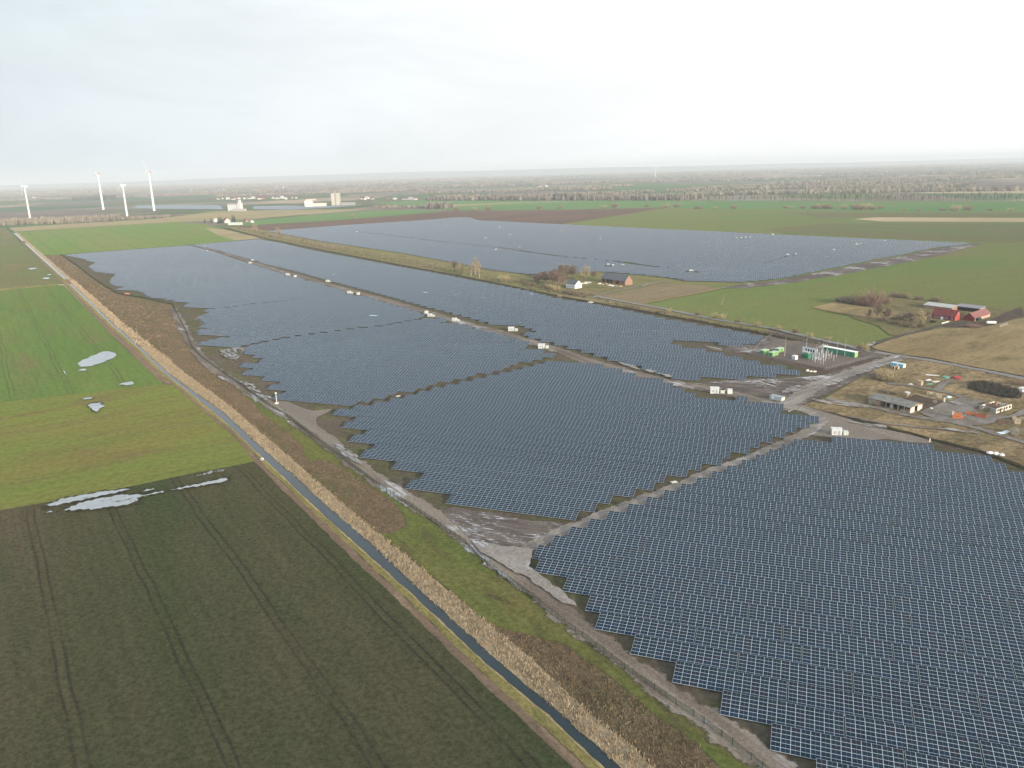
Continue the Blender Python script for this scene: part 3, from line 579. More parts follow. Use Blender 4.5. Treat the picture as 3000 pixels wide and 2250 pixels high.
BLK_D = [(572, 716, 't'), (665, 708, 't'), (761, 700, 't'), (839, 714, 't'), (924, 734, 't'), (1009, 749, 't'), (1110, 768, 't'), (1178, 781, 't'), (1315, 805, 't'), (1405, 823, 't'), (1548, 849, 't'), (1624, 870, 't'), (1725, 885, 't'), (1851, 909, 't'), (1931, 927, 't'), (2050, 948, 't'), (2137, 963, 't'), (2190, 972, 't'), (2238, 981, 't'), (2239, 995, 'b'), (2222, 1010, 'b'), (2161, 1017, 'b'), (2040, 1004, 'b'), (1975, 1004, 'b'), (1976, 1008, 't'), (2060, 1016, 't'), (2124, 1034, 't'), (2182, 1045, 't'), (2235, 1058, 't'), (2292, 1070, 't'), (2352, 1082, 't'), (2352, 1100, 'b'), (2271, 1107, 'b'), (2192, 1113, 'b'), (2110, 1118, 'b'), (1974, 1112, 'b'), (1924, 1097, 'b'), (1877, 1082, 'b'), (1788, 1059, 'b'), (1705, 1034, 'b'), (1625, 1012, 'b'), (1554, 994, 'b'), (1524, 984, 'b'), (1575, 968, 't'), (1548, 963, 'b'), (1431, 951, 'b'), (1378, 936, 'b'), (1322, 921, 'b'), (1240, 900, 'b'), (1170, 880, 'b'), (1080, 855, 'b'), (1000, 834, 'b'), (930, 815, 'b'), (860, 795, 'b'), (776, 775, 'b'), (700, 752, 'b'), (630, 732, 'b')]
BLK_E = [(790, 676, 't'), (825, 673, 't'), (1009, 659, 't'), (1250, 644, 't'), (1328, 637, 't'), (1379, 637, 't'), (1402, 645, 't'), (1453, 647, 't'), (1589, 654, 't'), (1759, 662, 't'), (2000, 673, 't'), (2271, 686, 't'), (2542, 698, 't'), (2845, 711, 't'), (2742, 726, 'b'), (2634, 748, 'b'), (2525, 769, 'b'), (2417, 791, 'b'), (2319, 811, 'b'), (2269, 820, 'b'), (2162, 828, 'b'), (2007, 823, 'b'), (1971, 816, 'b'), (1913, 809, 'b'), (1841, 803, 'b'), (1765, 796, 'b'), (1700, 800, 'b'), (1560, 806, 'b'), (1450, 793, 'b'), (1409, 786, 'b'), (1250, 755, 'b'), (1178, 742, 'b'), (1076, 727, 'b'), (941, 707, 'b'), (825, 685, 'b')]
def gapline(px, width): return [np.array(uv_of(p)) for p in px], width / 2
GAPS = {'C': [gapline([(640, 1030), (703, 1017), (780, 1000), (860, 985), (960, 972), (1040, 962), (1110, 955), (1210, 938), (1235, 934)], 5.0), gapline([(450, 846), (560, 836), (660, 826), (790, 810)], 3.5), gapline([(660, 902), (740, 890), (800, 884), (890, 872)], 4.2)],
        'E': [gapline([(1044, 678), (1120, 687), (1178, 693), (1250, 703), (1318, 710), (1392, 718), (1467, 725), (1548, 738), (1645, 751), (1725, 758), (1812, 765), (1866, 775), (1946, 784), (2061, 791)], 17), gapline([(2190, 775), (2240, 770), (2308, 752), (2340, 748)], 3.5), gapline([(2060, 712), (2110, 706), (2160, 701)], 3)]}
# inverter and transformer stations: ground pixel, size, and which clearing they need
STN = [(1046, 681, 1), (1186, 665, 2), (1304, 659, 1), (1353, 675, 2), (1399, 649.5, 2), (1464, 669, 1), (1495, 691.5, 2), (1423, 700, 1), (1645, 680, 1), (1759, 703, 1), (1523, 726.5, 2), (1453, 735, 1), (1219, 703, 1), (2158, 701, 1), (2172, 700, 1), (2185, 699, 1), (2198, 698.5, 1), (2263, 689, 2), (2511, 719, 2), (2523, 718, 1), (2592, 709, 1), (2443, 736, 1), (2026, 797, 3), (1782, 779, 1), (1797, 781, 1), (1826, 781, 3), (2309, 750, 3), (2332, 748.5, 1),
       (843, 808, 4), (865, 813, 1), (961, 827, 3), (1025, 861, 4), (1050, 865, 1), (1249.5, 920, 1), (1262, 929, 4), (1334, 942, 4), (1501, 971, 5), (1590, 1022, 5), (601, 724.5, 2), (608, 738, 2), (733, 773, 2), (741, 765, 2), (2098, 1154, 6), (2455, 1276, 5)]
CLEAR = [np.array(uv_of((x, y))) for x, y, k in STN]; CLR = [{1: 4.5, 2: 5.5, 3: 6.5, 4: 7, 5: 9, 6: 9}[k] for _, _, k in STN]
def row_spans(poly, v):
    xs = []
    n = len(poly)
    for i in range(n):
        (u0, v0), (u1, v1) = poly[i], poly[(i + 1) % n]
        if (v0 > v) != (v1 > v): xs.append(u0 + (v - v0) / (v1 - v0) * (u1 - u0))
    xs.sort(); return list(zip(xs[::2], xs[1::2]))
def cutout(spans, a, b):
    out = []
    for s, e in spans:
        if b <= s or a >= e: out.append((s, e))
        else:
            if a > s: out.append((s, a))
            if b < e: out.append((b, e))
    return out
TIPS = {'C': [(585, 1007.5, 744, 1016), (717, 1034, 761, 1036), (725.5, 1051.5, 771, 1054), (686, 1078.7, 745, 1082), (697, 1100.4, 761, 1107), (754, 1117, 822, 1124), (771, 1143, 841, 1150), (792, 1169.6, 0, 0), (569.6, 961.7, 613, 963), (530, 901, 633, 906), (499, 885.8, 560.6, 887.6), (430, 874, 493.7, 876.4), (341.8, 848.5, 428.6, 850.3)]}
def left_ends(nm, v0, P):
    if nm == 'A': return {-i: u for i, u in enumerate((-60.8, -58.0, -48.6, -41.1, -37.1, -27.7, -17.9, -8.0, 1.2))}
    if nm == 'B': return {10: -183.9, 9: -170, 8: -170.4, 7: -156.5, 6: -158.5, 5: -144.8, 4: -145.3, 3: -128.4, 2: -114.2, 1: -115.6, 0: -97.7}
    out = {}; rec = {}
    for x, y, x2, y2 in TIPS.get(nm, []):
        a = G(x, y, ZB); k_ = round((float(np.array([a.x, a.y]) @ N2) - v0) / P); out[k_] = float(np.array([a.x, a.y]) @ U2)
        if x2: b = G(x2, y2, ZB); rec[k_ - 1] = float(np.array([b.x, b.y]) @ U2)
    for k_, u in rec.items(): out.setdefault(k_, u)
    return out
TABLES = []     # (u, v, columns, block)
for nm, px, v0, P in (('A', BLK_A, 175.3, 6.70), ('B', BLK_B, 200.9, 7.02), ('C', BLK_C, 284.6, 6.83), ('D', BLK_D, 365.8, 7.3), ('E', BLK_E, 712.0, 7.25)):
    poly = [uv_of(p) for p in px]; vs = [p[1] for p in poly]; LE = left_ends(nm, v0, P)
    for kx in range(int((min(vs) - v0) / P) - 1, int((max(vs) - v0) / P) + 2):
        vb = v0 + kx * P; vc = vb + PLAN / 2; sp = row_spans(poly, vc)
        if kx in LE and sp: sp[0] = (LE[kx], sp[0][1])
        for line, hw in GAPS.get(nm, []):
            for a, b in zip(line, line[1:]):
                lo, hi = min(a[1], b[1]), max(a[1], b[1])
                if lo <= vc <= hi and hi > lo:
                    uu = a[0] + (vc - a[1]) / (b[1] - a[1]) * (b[0] - a[0]); sp = cutout(sp, uu - hw, uu + hw)
        for c, r in zip(CLEAR, CLR):
            dv = abs(c[1] - vc) - PLAN / 2
            if dv < r * .35: sp = cutout(sp, c[0] - r, c[0] + r)
        for s, e in sp:
            u = s; first = True
            while e - u >= MW * 2 - .3:
                nc = min(13, int((e - u + .35) / MW)); TABLES.append((u, vb, nc, nm)); u += nc * MW + .28
def wpos(u, v): return U2 * u + N2 * v
def seen(t):
    u, v, nc, nm = t; best = False
    for du in (0, nc * MW):
        for dv in (0, PLAN):
            p = wpos(u + du, v + dv); x, y, z = PX((p[0], p[1], 1.3))
            if z > 1 and -10 < x < 3010 and -10 < y < 2260: best = True
    return best
TABLES = [t for t in TABLES if seen(t) or t[3] in 'A' and t[1] > 60]
def dist(t):
    p = wpos(t[0] + t[2] * MW / 2, t[1] + 3); return math.hypot(p[0], p[1])
vis = [t for t in TABLES if seen(t)]
vis.sort(key=lambda t: PX((*wpos(t[0] + t[2] * MW / 2, t[1] + 3), 1.3))[2] / max(.3, math.sqrt(t[2] / 13)))
NEAR = vis[:300]; nearset = set(id(t) for t in NEAR)
REST = [t for t in TABLES if id(t) not in nearset]
M_STEEL = plain('galvanised_steel', (.30, .31, .32), .5, .4, .3)
def plane_z(y): return ZB + y * math.tan(TILT)
_tm = {}
def table_meshes(nc):
    if nc in _tm: return _tm[nc]
    W = nc * MW; d = .045
    m = MB(); V = [(0, 0, ZB), (W, 0, ZB), (W, PLAN, ZB + RISE), (0, PLAN, ZB + RISE)]
    V += [(x, y, z - d) for x, y, z in V]
    F = [(0, 1, 2, 3), (7, 6, 5, 4), (0, 4, 5, 1), (1, 5, 6, 2), (2, 6, 7, 3), (3, 7, 4, 0)]
    uv = [(0, 0), (nc, 0), (nc, 6), (0, 6)] + [(0, 0)] * 20
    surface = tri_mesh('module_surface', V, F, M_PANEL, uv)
    b = MB()
    for y in (.7, 2.3, 3.9, 5.3):
        z = plane_z(y) - d - .003; b.box(.1, y - .04, z - .10, W - .1, y + .04, z)
    for x in np.arange(.9, W, 3.3): b.add([(x - .04, .3, plane_z(.3) - .155), (x + .04, .3, plane_z(.3) - .155), (x + .04, 5.6, plane_z(5.6) - .155), (x - .04, 5.6, plane_z(5.6) - .155), (x - .04, .3, plane_z(.3) - .25), (x + .04, .3, plane_z(.3) - .25), (x + .04, 5.6, plane_z(5.6) - .25), (x - .04, 5.6, plane_z(5.6) - .25)], [(0, 1, 2, 3), (7, 6, 5, 4), (0, 4, 5, 1), (1, 5, 6, 2), (2, 6, 7, 3), (3, 7, 4, 0)])
    frame = b.mesh('support_frame', M_STEEL)
    lf = MB().box(-.06, -.06, 0, .06, .06, plane_z(1.2) - .26).mesh('leg', M_STEEL); lr = MB().box(-.06, -.06, 0, .06, .06, plane_z(4.6) - .26).mesh('leg', M_STEEL)
    _tm[nc] = (surface, frame, lf, lr); return _tm[nc]
LBL = {'A': ('tilted table of dark blue solar modules in the near block before the diagonal track', 'solar tables of the near block'), 'B': ('tilted table of blue solar modules in the block beyond the diagonal track', 'solar tables of the block beyond the diagonal track'), 'C': ('tilted table of blue solar modules in the left block beside the service road', 'solar tables of the left block'), 'D': ('tilted table of blue solar modules between service road and hedge', 'solar tables below the hedge')}
for u, v, nc, nm in NEAR:
    sm, fm, lf, lr = table_meshes(nc); p = wpos(u, v)
    t = thing('solar_table', LBL[nm][0], 'solar table', (p[0], p[1], .05), ROW_ANG, LBL[nm][1])
    link('module_surface', sm, t); link('support_frame', fm, t)
    xs = [.9, nc * MW - .9]
    for x in xs:
        a = link('leg', lf, t); a.location = (x, 1.2, 0); a = link('leg', lr, t); a.location = (x, 4.6, 0)
def mass_tables(T):
    n = len(T); V = np.zeros((n, 8, 3)); UV = np.zeros((n, 24, 2)); rr = np.random.default_rng(3)
    for i, (u, v, nc, nm) in enumerate(T):
        W = nc * MW; j = rr.normal(0, .02, 4); q = [(0, 0, ZB + j[0]), (W, 0, ZB + j[1]), (W, PLAN, ZB + RISE + j[2]), (0, PLAN, ZB + RISE + j[3])]
        for k_, (x, y, z) in enumerate(q):
            p = wpos(u + x, v + y); V[i, k_] = (p[0], p[1], z + .05); V[i, k_ + 4] = (p[0], p[1], z + .005)
        o = 13.0 * (i % 97); o2 = 6.0 * (i // 97); UV[i, :4] = [(o, o2), (o + nc, o2), (o + nc, o2 + 6), (o, o2 + 6)]
        UV[i, 4:] = (o, o2)
    F = np.array([(0, 1, 2, 3), (7, 6, 5, 4), (0, 4, 5, 1), (1, 5, 6, 2), (2, 6, 7, 3), (3, 7, 4, 0)])
    FF = (np.arange(n)[:, None, None] * 8 + F[None]).reshape(-1, 4)
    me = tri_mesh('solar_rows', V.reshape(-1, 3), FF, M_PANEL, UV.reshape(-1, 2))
    kind(link('solar_rows', me), 'stuff', 'mass of further blue solar tables reaching to the far fields')
    # their legs, for the rows whose gaps let one see them
    m = MB()
    for u, v, nc, nm in T:
        if dist((u, v, nc, nm)) > 520: continue
        for x in np.arange(.9, nc * MW, 6.6):
            for y in (1.2, 4.6):
                p = wpos(u + x, v + y); m.box(p[0] - .06, p[1] - .06, 0, p[0] + .06, p[1] + .06, plane_z(y))
    if m.v: kind(m.obj('solar_row_legs', M_STEEL), 'stuff', 'steel legs under the mass of further solar tables')
mass_tables(REST)
print('tables', len(TABLES), 'near', len(NEAR), {b: sum(1 for t in NEAR if t[3] == b) for b in 'ABCDE'})

# ================================================================ VEGETATION
M_REED = twig_mat('reed_straw', (.43, .345, .235), (.27, .21, .14), .7)
M_WEED = twig_mat('dead_weed', (.145, .098, .062), (.21, .165, .10), .12)
M_WEEDG = twig_mat('green_weed', (.075, .095, .030), (.12, .11, .045), .3)
M_SCRUB = twig_mat('scrub_twig', (.18, .145, .105), (.115, .095, .07), .05)
M_BARK = plain('bark', (.13, .105, .08), .9, .1, var=.3, scale=2)
M_BIRCH = plain('birch_bark', (.50, .44, .36), .8, .2, var=.25, scale=1.5)
M_TWIG = twig_mat('bare_twig', (.22, .17, .125), (.15, .115, .09), .3)
M_TWIGY = twig_mat('willow_twig', (.40, .325, .185), (.28, .23, .13), .3)
M_TWIGR = twig_mat('reddish_twig', (.28, .19, .14), (.19, .135, .105), .3)
M_CONIF = twig_mat('conifer_needle', (.020, .040, .022), (.035, .055, .03), .4)
reed_poly = R_wat[2:] + R_reed[::-1][:-2]
near_reed = [p for p in R_wat if p[1] > 1000] + [p for p in R_reed[::-1] if p[1] > 1000]
P = scatter(near_reed, 4.5); P = P[np.sin(P[:, 0] * .9 + P[:, 1] * .5) + np.sin(P[:, 1] * 1.3 - P[:, 0] * .4) + RNG.normal(0, .8, len(P)) > -.9]; tufts('reeds', P, .85, .5, 7, .05, M_REED, 'tan dry reeds growing along the canal edge')
P = scatter([p for p in R_wat if 800 < p[1] < 1060] + [p for p in R_reed[::-1] if 800 < p[1] < 1060], .5); tufts('reeds', P, 1.3, .8, 5, .22, M_REED, 'tan dry reeds along the far canal stretch')
weed1 = [(597, 1071), (669, 1121), (744, 1184), (781, 1222), (839, 1266), (890, 1316), (905, 1350), (930, 1356), (948, 1346), (1009, 1376), (1076, 1420), (1144, 1470), (1185, 1508), (1192, 1542), (1148, 1568), (1108, 1566), (1044, 1514), (976, 1452), (914, 1400), (850, 1340), (812, 1310), (762, 1268), (690, 1204), (600, 1136), (540, 1092), (550, 1040)]
weed2 = [(1440, 1836), (1483, 1850), (1585, 1872), (1666, 1896), (1707, 1929), (1808, 2006), (1910, 2090), (2032, 2178), (2100, 2262), (1930, 2270), (1870, 2215), (1768, 2126), (1666, 2041), (1528, 1910)]
for q, d in ((weed1, .9), (weed2, 2.6)):
    P = scatter(q, d); n = RNG.random(len(P)) < .78
    tufts('weeds', P[n], .6, .6, 7, .055, M_WEED, 'brown dead weeds standing on the canal strip'); tufts('weeds', P[~n], .35, .6, 7, .06, M_WEEDG, 'low green weeds among the dead stalks')
P = scatter([(128, 750), (177, 750), (347, 866), (506, 900), (540, 990), (560, 1040), (440, 1030), (372, 960), (240, 850)], .07); tufts('weeds', P, .8, .9, 6, .25, M_WEED, 'brown dead weeds on the far canal strip')
P = scatter([(1330, 1745), (1440, 1836), (1600, 1875), (1500, 1760), (1421, 1690), (1340, 1640), (1200, 1580), (1190, 1620)], .8); tufts('grass', P, .28, .5, 6, .06, M_WEEDG, 'rough green grass on the strip below the fence')
P = scatter([(1392, 1800), (1480, 1880), (1600, 1995), (1768, 2130), (1900, 2245), (1930, 2262), (1800, 2140), (1666, 2030), (1528, 1900), (1420, 1810)], .5); tufts('weeds', P, .5, .5, 6, .07, M_WEEDG, 'green weeds along the upper edge of the reeds')
# scrubby edge between solar park and hedge lane
for q, d, h in (([(650, 662), (785, 684), (839, 706), (1009, 742), (1178, 774), (1405, 816), (1624, 862), (1720, 872), (1740, 862), (1640, 852), (1405, 808), (1178, 764), (1009, 733), (839, 702), (770, 688), (680, 664)], .03, 2.2), ([(1743, 874), (1851, 898), (2050, 938), (2238, 972), (2400, 1006), (2530, 1036), (2530, 1042), (2400, 1014), (2238, 982), (2050, 947), (1851, 907)], .10, 1.3), ([(2400, 1014), (2530, 1040), (2600, 1054), (2590, 1060), (2480, 1040), (2390, 1020)], .10, 1.0)):
    P = scatter(q, d); tufts('scrub', P, h, 1.2, 9, .16, M_SCRUB, 'brown leafless scrub along the ditch')
P = scatter([(760, 690), (941, 720), (1178, 762), (1405, 806), (1560, 836), (1560, 828), (1405, 796), (1178, 756), (941, 712), (800, 684)], .03); tufts('scrub', P, 1.6, 1.2, 9, .2, twig_mat('pale_scrub', (.26, .205, .14), (.18, .14, .095), .05), 'pale dry scrub along the far ditch')

def tree_meshes(h, cr, seed, twigs=700, base=.25, tw=.05, up=.55, bark=M_BARK, tmat=M_TWIG, multi=1):
    """trunk with limbs as one mesh; the fine crown of twigs as another"""
    rr = random.Random(seed); tr = MB(); tips = []
    for s in range(multi):
        bx, by = (rr.uniform(-.35, .35) * cr * (multi > 1), rr.uniform(-.35, .35) * cr * (multi > 1))
        p = Vector((bx, by, 0)); r = h * .018; top = h * rr.uniform(.72, .85); n = 5; d = Vector((rr.uniform(-.1, .1), rr.uniform(-.1, .1), 1))
        pts = [p]
        for i in range(n): p = p + d.normalized() * (top / n) + Vector((rr.uniform(-1, 1), rr.uniform(-1, 1), 0)) * h * .015; pts.append(p)
        for i in range(n): tr.cyl(pts[i], pts[i + 1], r * (1 - i / n) + .03, r * (1 - (i + 1) / n) + .03, 5)
        for i in range(max(9, int(26 / multi))):
            t = base + (1 - base) * rr.random() ** .8; k = min(n - 1, int(t * n)); q = pts[k].lerp(pts[k + 1], t * n - k)
            a = rr.uniform(0, 6.283); L = cr * rr.uniform(.5, 1.0) * (1 - .55 * max(0, t - .5) * 2) / (1 if multi == 1 else 1.4)
            e = q + Vector((math.cos(a) * L, math.sin(a) * L, L * up * rr.uniform(.6, 1.6)))
            tr.cyl(q, e, r * .35 * (1 - t * .5) + .02, .025, 4); tips += [(q.lerp(e, f), L) for f in (.3, .5, .65, .8, .9, 1.0)]
        tips += [(pts[-1], cr * .4), (pts[-2], cr * .5)]
    V = []; F = []
    for _ in range(twigs):
        q, L = rr.choice(tips); a = rr.uniform(0, 6.283); z = rr.uniform(-.2, .95); l = L * rr.uniform(.2, .6)
        d = Vector((math.cos(a) * math.sqrt(1 - min(1, z * z)), math.sin(a) * math.sqrt(1 - min(1, z * z)), z)) * l
        s = q + Vector((rr.uniform(-1, 1), rr.uniform(-1, 1), rr.uniform(-1, 1))) * L * .28
        wv = d.orthogonal().normalized() * tw; wv.rotate(Matrix.Rotation(rr.uniform(0, 6.28), 3, d.normalized()))
        b = len(V); e = s + d; V += [s - wv, s + wv, e + wv * .4, e - wv * .4]; F.append((b, b + 1, b + 2, b + 3))
        for _k in range(2):
            f = rr.uniform(.3, .9); g = s.lerp(e, f); d2 = Vector((rr.uniform(-1, 1), rr.uniform(-1, 1), rr.uniform(-.2, 1))) * l * .5; b = len(V)
            V += [g - wv * .7, g + wv * .7, g + d2 + wv * .3, g + d2 - wv * .3]; F.append((b, b + 1, b + 2, b + 3))
    me = bpy.data.meshes.new('crown'); me.from_pydata(V, [], F); me.materials.append(tmat); me.update()
    return tr.mesh('trunk', bark), me
_tc = {}
def tree(name, label, px, h, cr=None, kind_='bare', group=None, seed=0, cat='tree', rz=None):
    """unit trees are cached by kind and variant; each instance is scaled to its surveyed height"""
    key = (kind_, seed % 3)
    if key not in _tc:
        sp = {'bare': dict(h=10, cr=3.6, twigs=1400, tw=.045), 'round': dict(h=10, cr=4.6, twigs=2000, tw=.05, base=.22), 'birch': dict(h=10, cr=1.9, twigs=1500, tw=.034, up=1.1, bark=M_BIRCH, tmat=M_TWIGY, multi=1, base=.30),
              'willow': dict(h=10, cr=4.2, twigs=1100, tw=.035, up=.9, tmat=M_TWIGY, multi=3, base=.15), 'poplar': dict(h=10, cr=1.1, twigs=420, tw=.075, up=1.8, base=.2, tmat=M_TWIG), 'reddish': dict(h=10, cr=3.8, twigs=1500, tw=.05, tmat=M_TWIGR, multi=2, base=.2)}[kind_]
        _tc[key] = tree_meshes(seed=seed * 7 + len(kind_), **sp)
    a, b = _tc[key]; p = px if len(px) == 3 else G(*px)
    t = thing(name, label, cat, (p[0], p[1], 0), RNG.uniform(0, 6.28) if rz is None else rz, group)
    s = h / 10; t.scale = ((cr / {'bare': 3.6, 'round': 4.6, 'birch': 1.9, 'willow': 4.2, 'poplar': 1.1, 'reddish': 3.8}[kind_]) if cr else s,) * 2 + (s,)
    link('trunk', a, t); link('crown', b, t); return t
def bush_mesh(r, h, n, seed, mat, tw=.05):
    rr = random.Random(seed); V = []; F = []
    for _ in range(n):
        a = rr.uniform(0, 6.283); q = Vector((math.cos(a), math.sin(a), 0)) * r * rr.random() ** .6 * .55
        d = Vector((q.x * .9 + rr.uniform(-.5, .5) * r * .5, q.y * .9 + rr.uniform(-.5, .5) * r * .5, h * rr.uniform(.45, 1.0)))
        wv = d.orthogonal().normalized() * tw; wv.rotate(Matrix.Rotation(rr.uniform(0, 6.28), 3, d.normalized())); d.z *= .55 + .45 * abs(math.sin(2 * a + seed) + .4 * math.sin(5 * a)); b = len(V); e = q + d
        V += [q - wv, q + wv, e + wv * .5, e - wv * .5]; F.append((b, b + 1, b + 2, b + 3))
        for _k in range(3):
            g = q.lerp(e, rr.uniform(.35, 1)); d2 = Vector((rr.uniform(-1, 1), rr.uniform(-1, 1), rr.uniform(-.1, .9))) * r * .32; b = len(V)
            V += [g - wv * .8, g + wv * .8, g + d2 + wv * .4, g + d2 - wv * .4]; F.append((b, b + 1, b + 2, b + 3))
    me = bpy.data.meshes.new('shrub'); me.from_pydata(V, [], F); me.materials.append(mat); me.update(); return me
BUSH = {k: bush_mesh(3, 3.2, 230, i, m, .035) for i, (k, m) in enumerate((('brown', M_TWIG), ('yellow', M_TWIGY), ('red', M_TWIGR), ('green', M_CONIF)))}
def bush(label, px, h, r, kind_='brown', group=None):
    o = link('shrub', BUSH[kind_]); p = G(*px); o.location = (p.x, p.y, 0); o.rotation_euler = (0, 0, RNG.uniform(0, 6.28)); o.scale = (r / 3, r / 3, h / 3.2)
    return tag(o, label, 'shrub', group)
# farm island between the two solar fields
for i, (x, y, top, cr, kd) in enumerate([(1578, 826, 800, 5, 'round'), (1600, 832, 798, 5.5, 'round'), (1622, 838, 790, 6, 'reddish'), (1640, 842, 788, 5.5, 'reddish'), (1596, 818, 792, 5, 'bare'), (1618, 822, 786, 5.5, 'round'), (1640, 822, 776, 6.5, 'round'), (1660, 818, 774, 6.5, 'round'), (1676, 815, 772, 6, 'bare'), (1568, 832, 804, 4.5, 'bare'), (1650, 836, 792, 5, 'bare'), (1586, 812, 794, 5, 'bare')]):
    tree('bare_tree', 'brown leafless tree in the dense grove left of the white farmhouse', (x, y), HGT(x, y, top), cr, kd, 'trees of the farm grove', i)
tree('bare_tree', 'yellowish tree behind the white house and left of the brick barn', (1712, 822), HGT(1712, 822, 773), 6.0, 'willow', None, 1)
tree('bare_tree', 'low leafless tree between yellowish tree and the barn roof', (1738, 816), HGT(1738, 816, 790), 4.5, 'bare', None, 2)
for x, y, t_, r_, k_ in ((1610, 846, 830, 4, 'yellow'), (1630, 852, 834, 4, 'yellow'), (1595, 842, 826, 4, 'brown'), (1654, 860, 846, 3.2, 'brown'), (1672, 864, 848, 3.6, 'brown'), (1690, 868, 854, 3, 'brown'), (1712, 872, 860, 2.6, 'brown'), (1560, 838, 824, 4, 'brown'), (1540, 832, 820, 3.4, 'brown')):
    bush('leafless shrub in the hedge below the white farmhouse', (x, y), HGT(x, y, t_), r_, k_, 'shrubs below the farmhouse')
for i, (x, y, t_, lab) in enumerate(((1392, 806, 748, 'tall pale birch, left of the pair by the ditch'), (1405, 814, 762, 'pale birch with bright trunk, right of the pair by the ditch'), (1380, 808, 764, 'slender birch behind the pale pair by the ditch'))): tree('birch', lab, (x, y), HGT(x, y, t_), 2.6, 'birch', None, i)
tree('bare_tree', 'thin grey tree left of the birches by the ditch', (1332, 796), HGT(1332, 796, 762), 4, 'bare', None, 0); tree('bare_tree', 'small grey tree between thin tree and birches', (1356, 800), HGT(1356, 800, 766), 3.8, 'willow', None, 0)
bush('straw coloured shrub by the ditch right of the birches', (1476, 826), HGT(1476, 826, 802), 5.5, 'yellow')
tree('bare_tree', 'yellowish tree at the far end of the ditch, left of two', (752, 690), HGT(752, 690, 652), 9, 'willow', None, 1); tree('bare_tree', 'yellowish tree at the far end of the ditch, right of two', (815, 698), HGT(815, 698, 663), 8, 'willow', None, 2)
tree('bare_tree', 'lone tan tree on the edge of the far ploughed field', (1034, 642), HGT(1034, 642, 625), 8, 'willow', None, 0)
tree('young_tree', 'lone young tree standing in the open green field', (2115, 893), HGT(2115, 893, 862), 1.6, 'birch', None, 2, 'tree')
for i, (x, y, t_) in enumerate(((2044, 925, 908), (2094, 934, 914), (2118, 938, 917), (2160, 946, 930), (2218, 958, 940), (2280, 968, 950), (2330, 978, 958), (2424, 998, 984), (2534, 1030, 1003), (2520, 1024, 1006), (1640, 872, 862), (1792, 890, 880), (1850, 902, 890), (1960, 916, 902), (2372, 990, 972))):
    bush('thin straw coloured shrub along the hedge lane', (x, y), HGT(x, y, t_), 2.2, 'yellow' if i % 3 else 'brown', 'shrubs along the hedge lane')
# garden of the red farm
for i, (x, y, t_, r_, k_) in enumerate(((2478, 888, 864, 6, 'brown'), (2500, 892, 862, 6.5, 'brown'), (2524, 896, 858, 6.5, 'red'), (2548, 898, 848, 7, 'red'), (2566, 896, 846, 6, 'red'), (2590, 890, 866, 5, 'red'), (2462, 884, 868, 4.5, 'brown'), (2620, 872, 852, 4.5, 'brown'), (2646, 874, 856, 4.5, 'brown'), (2690, 880, 862, 4, 'brown'), (2740, 884, 866, 4.5, 'brown'))):
    bush('brown leafless thicket shrub on the far edge of the red farm garden', (x, y), HGT(x, y, t_), r_, k_, 'thicket shrubs of the red farm')
for i, (x, y, t_, cr, kd, lb) in enumerate(((2568, 934, 886, 4.2, 'bare', 'tall leafless tree with forked trunk on the garden edge'), (2545, 934, 902, 2.5, 'bare', 'slim leafless tree left of the forked garden tree'), (2602, 940, 896, 3, 'bare', 'leafless tree right of the forked garden tree'), (2590, 938, 910, 2.5, 'bare', 'slender tree between two taller garden trees'), (2690, 960, 902, 5.0, 'willow', 'yellowish tree hiding the left end of the red house'), (2712, 950, 908, 4, 'reddish', 'reddish tree against the corner of the red house'), (2664, 952, 914, 3.8, 'bare', 'bushy grey tree in front of the red farm garden'), (2640, 950, 920, 3.2, 'reddish', 'small reddish tree on the garden edge'))): tree('bare_tree', lb, (x, y), HGT(x, y, t_), cr, kd, None, i)
for x, y, t_, r_, k_ in ((2586, 940, 930, 3.2, 'red'), (2620, 950, 934, 3.2, 'red'), (2650, 958, 940, 3.2, 'red'), (2672, 962, 942, 3, 'brown'), (2700, 960, 944, 3, 'brown'), (2732, 946, 936, 2.4, 'green'), (2630, 938, 922, 4, 'brown'), (2660, 930, 912, 4, 'brown'), (2846, 962, 946, 3, 'red'), (2862, 962, 950, 2.6, 'red'), (2832, 960, 950, 2.4, 'brown')):
    bush('leafless shrub around the red farm garden', (x, y), HGT(x, y, t_), r_, k_, 'garden shrubs of the red farm')
# scrap yard bushes
for x, y, t_, r_, k_ in ((2574, 1112, 1084, 3.8, 'brown'), (2590, 1116, 1084, 4.2, 'yellow'), (2606, 1120, 1088, 4, 'yellow'), (2560, 1104, 1088, 3, 'brown'), (2620, 1120, 1098, 3, 'brown'), (2584, 1150, 1142, 3, 'brown'), (2610, 1156, 1142, 3, 'brown'), (2572, 1190, 1168, 2.6, 'red'), (2898, 1176, 1168, 2.4, 'yellow'), (2880, 1230, 1222, 2, 'brown'), (2940, 1240, 1228, 2.6, 'red'), (2990, 1236, 1222, 2.6, 'red'), (2990, 1130, 1112, 4, 'red')):
    bush('tangled leafless bush in the scrap yard', (x, y), HGT(x, y, t_), r_, k_, 'bushes of the scrap yard')
P = scatter([(2840, 1128), (2880, 1122), (2940, 1134), (2990, 1152), (2985, 1172), (2930, 1166), (2870, 1152), (2836, 1142)], 3.0)
tufts('brush_pile', P, 1.5, 1.4, 6, .07, twig_mat('dark_brush', (.045, .042, .036), (.10, .09, .075), .6), 'dark heap of cut branches behind the ruined building')
P = scatter([(2440, 1190), (2560, 1160), (2640, 1110), (2700, 1080), (2990, 1130), (3000, 1380), (2830, 1310), (2600, 1250)], .22); tufts('grass', P, .3, .8, 6, .1, twig_mat('rank_grass', (.17, .135, .07), (.10, .095, .04), .1), 'rank dry grass of the scrap yard')
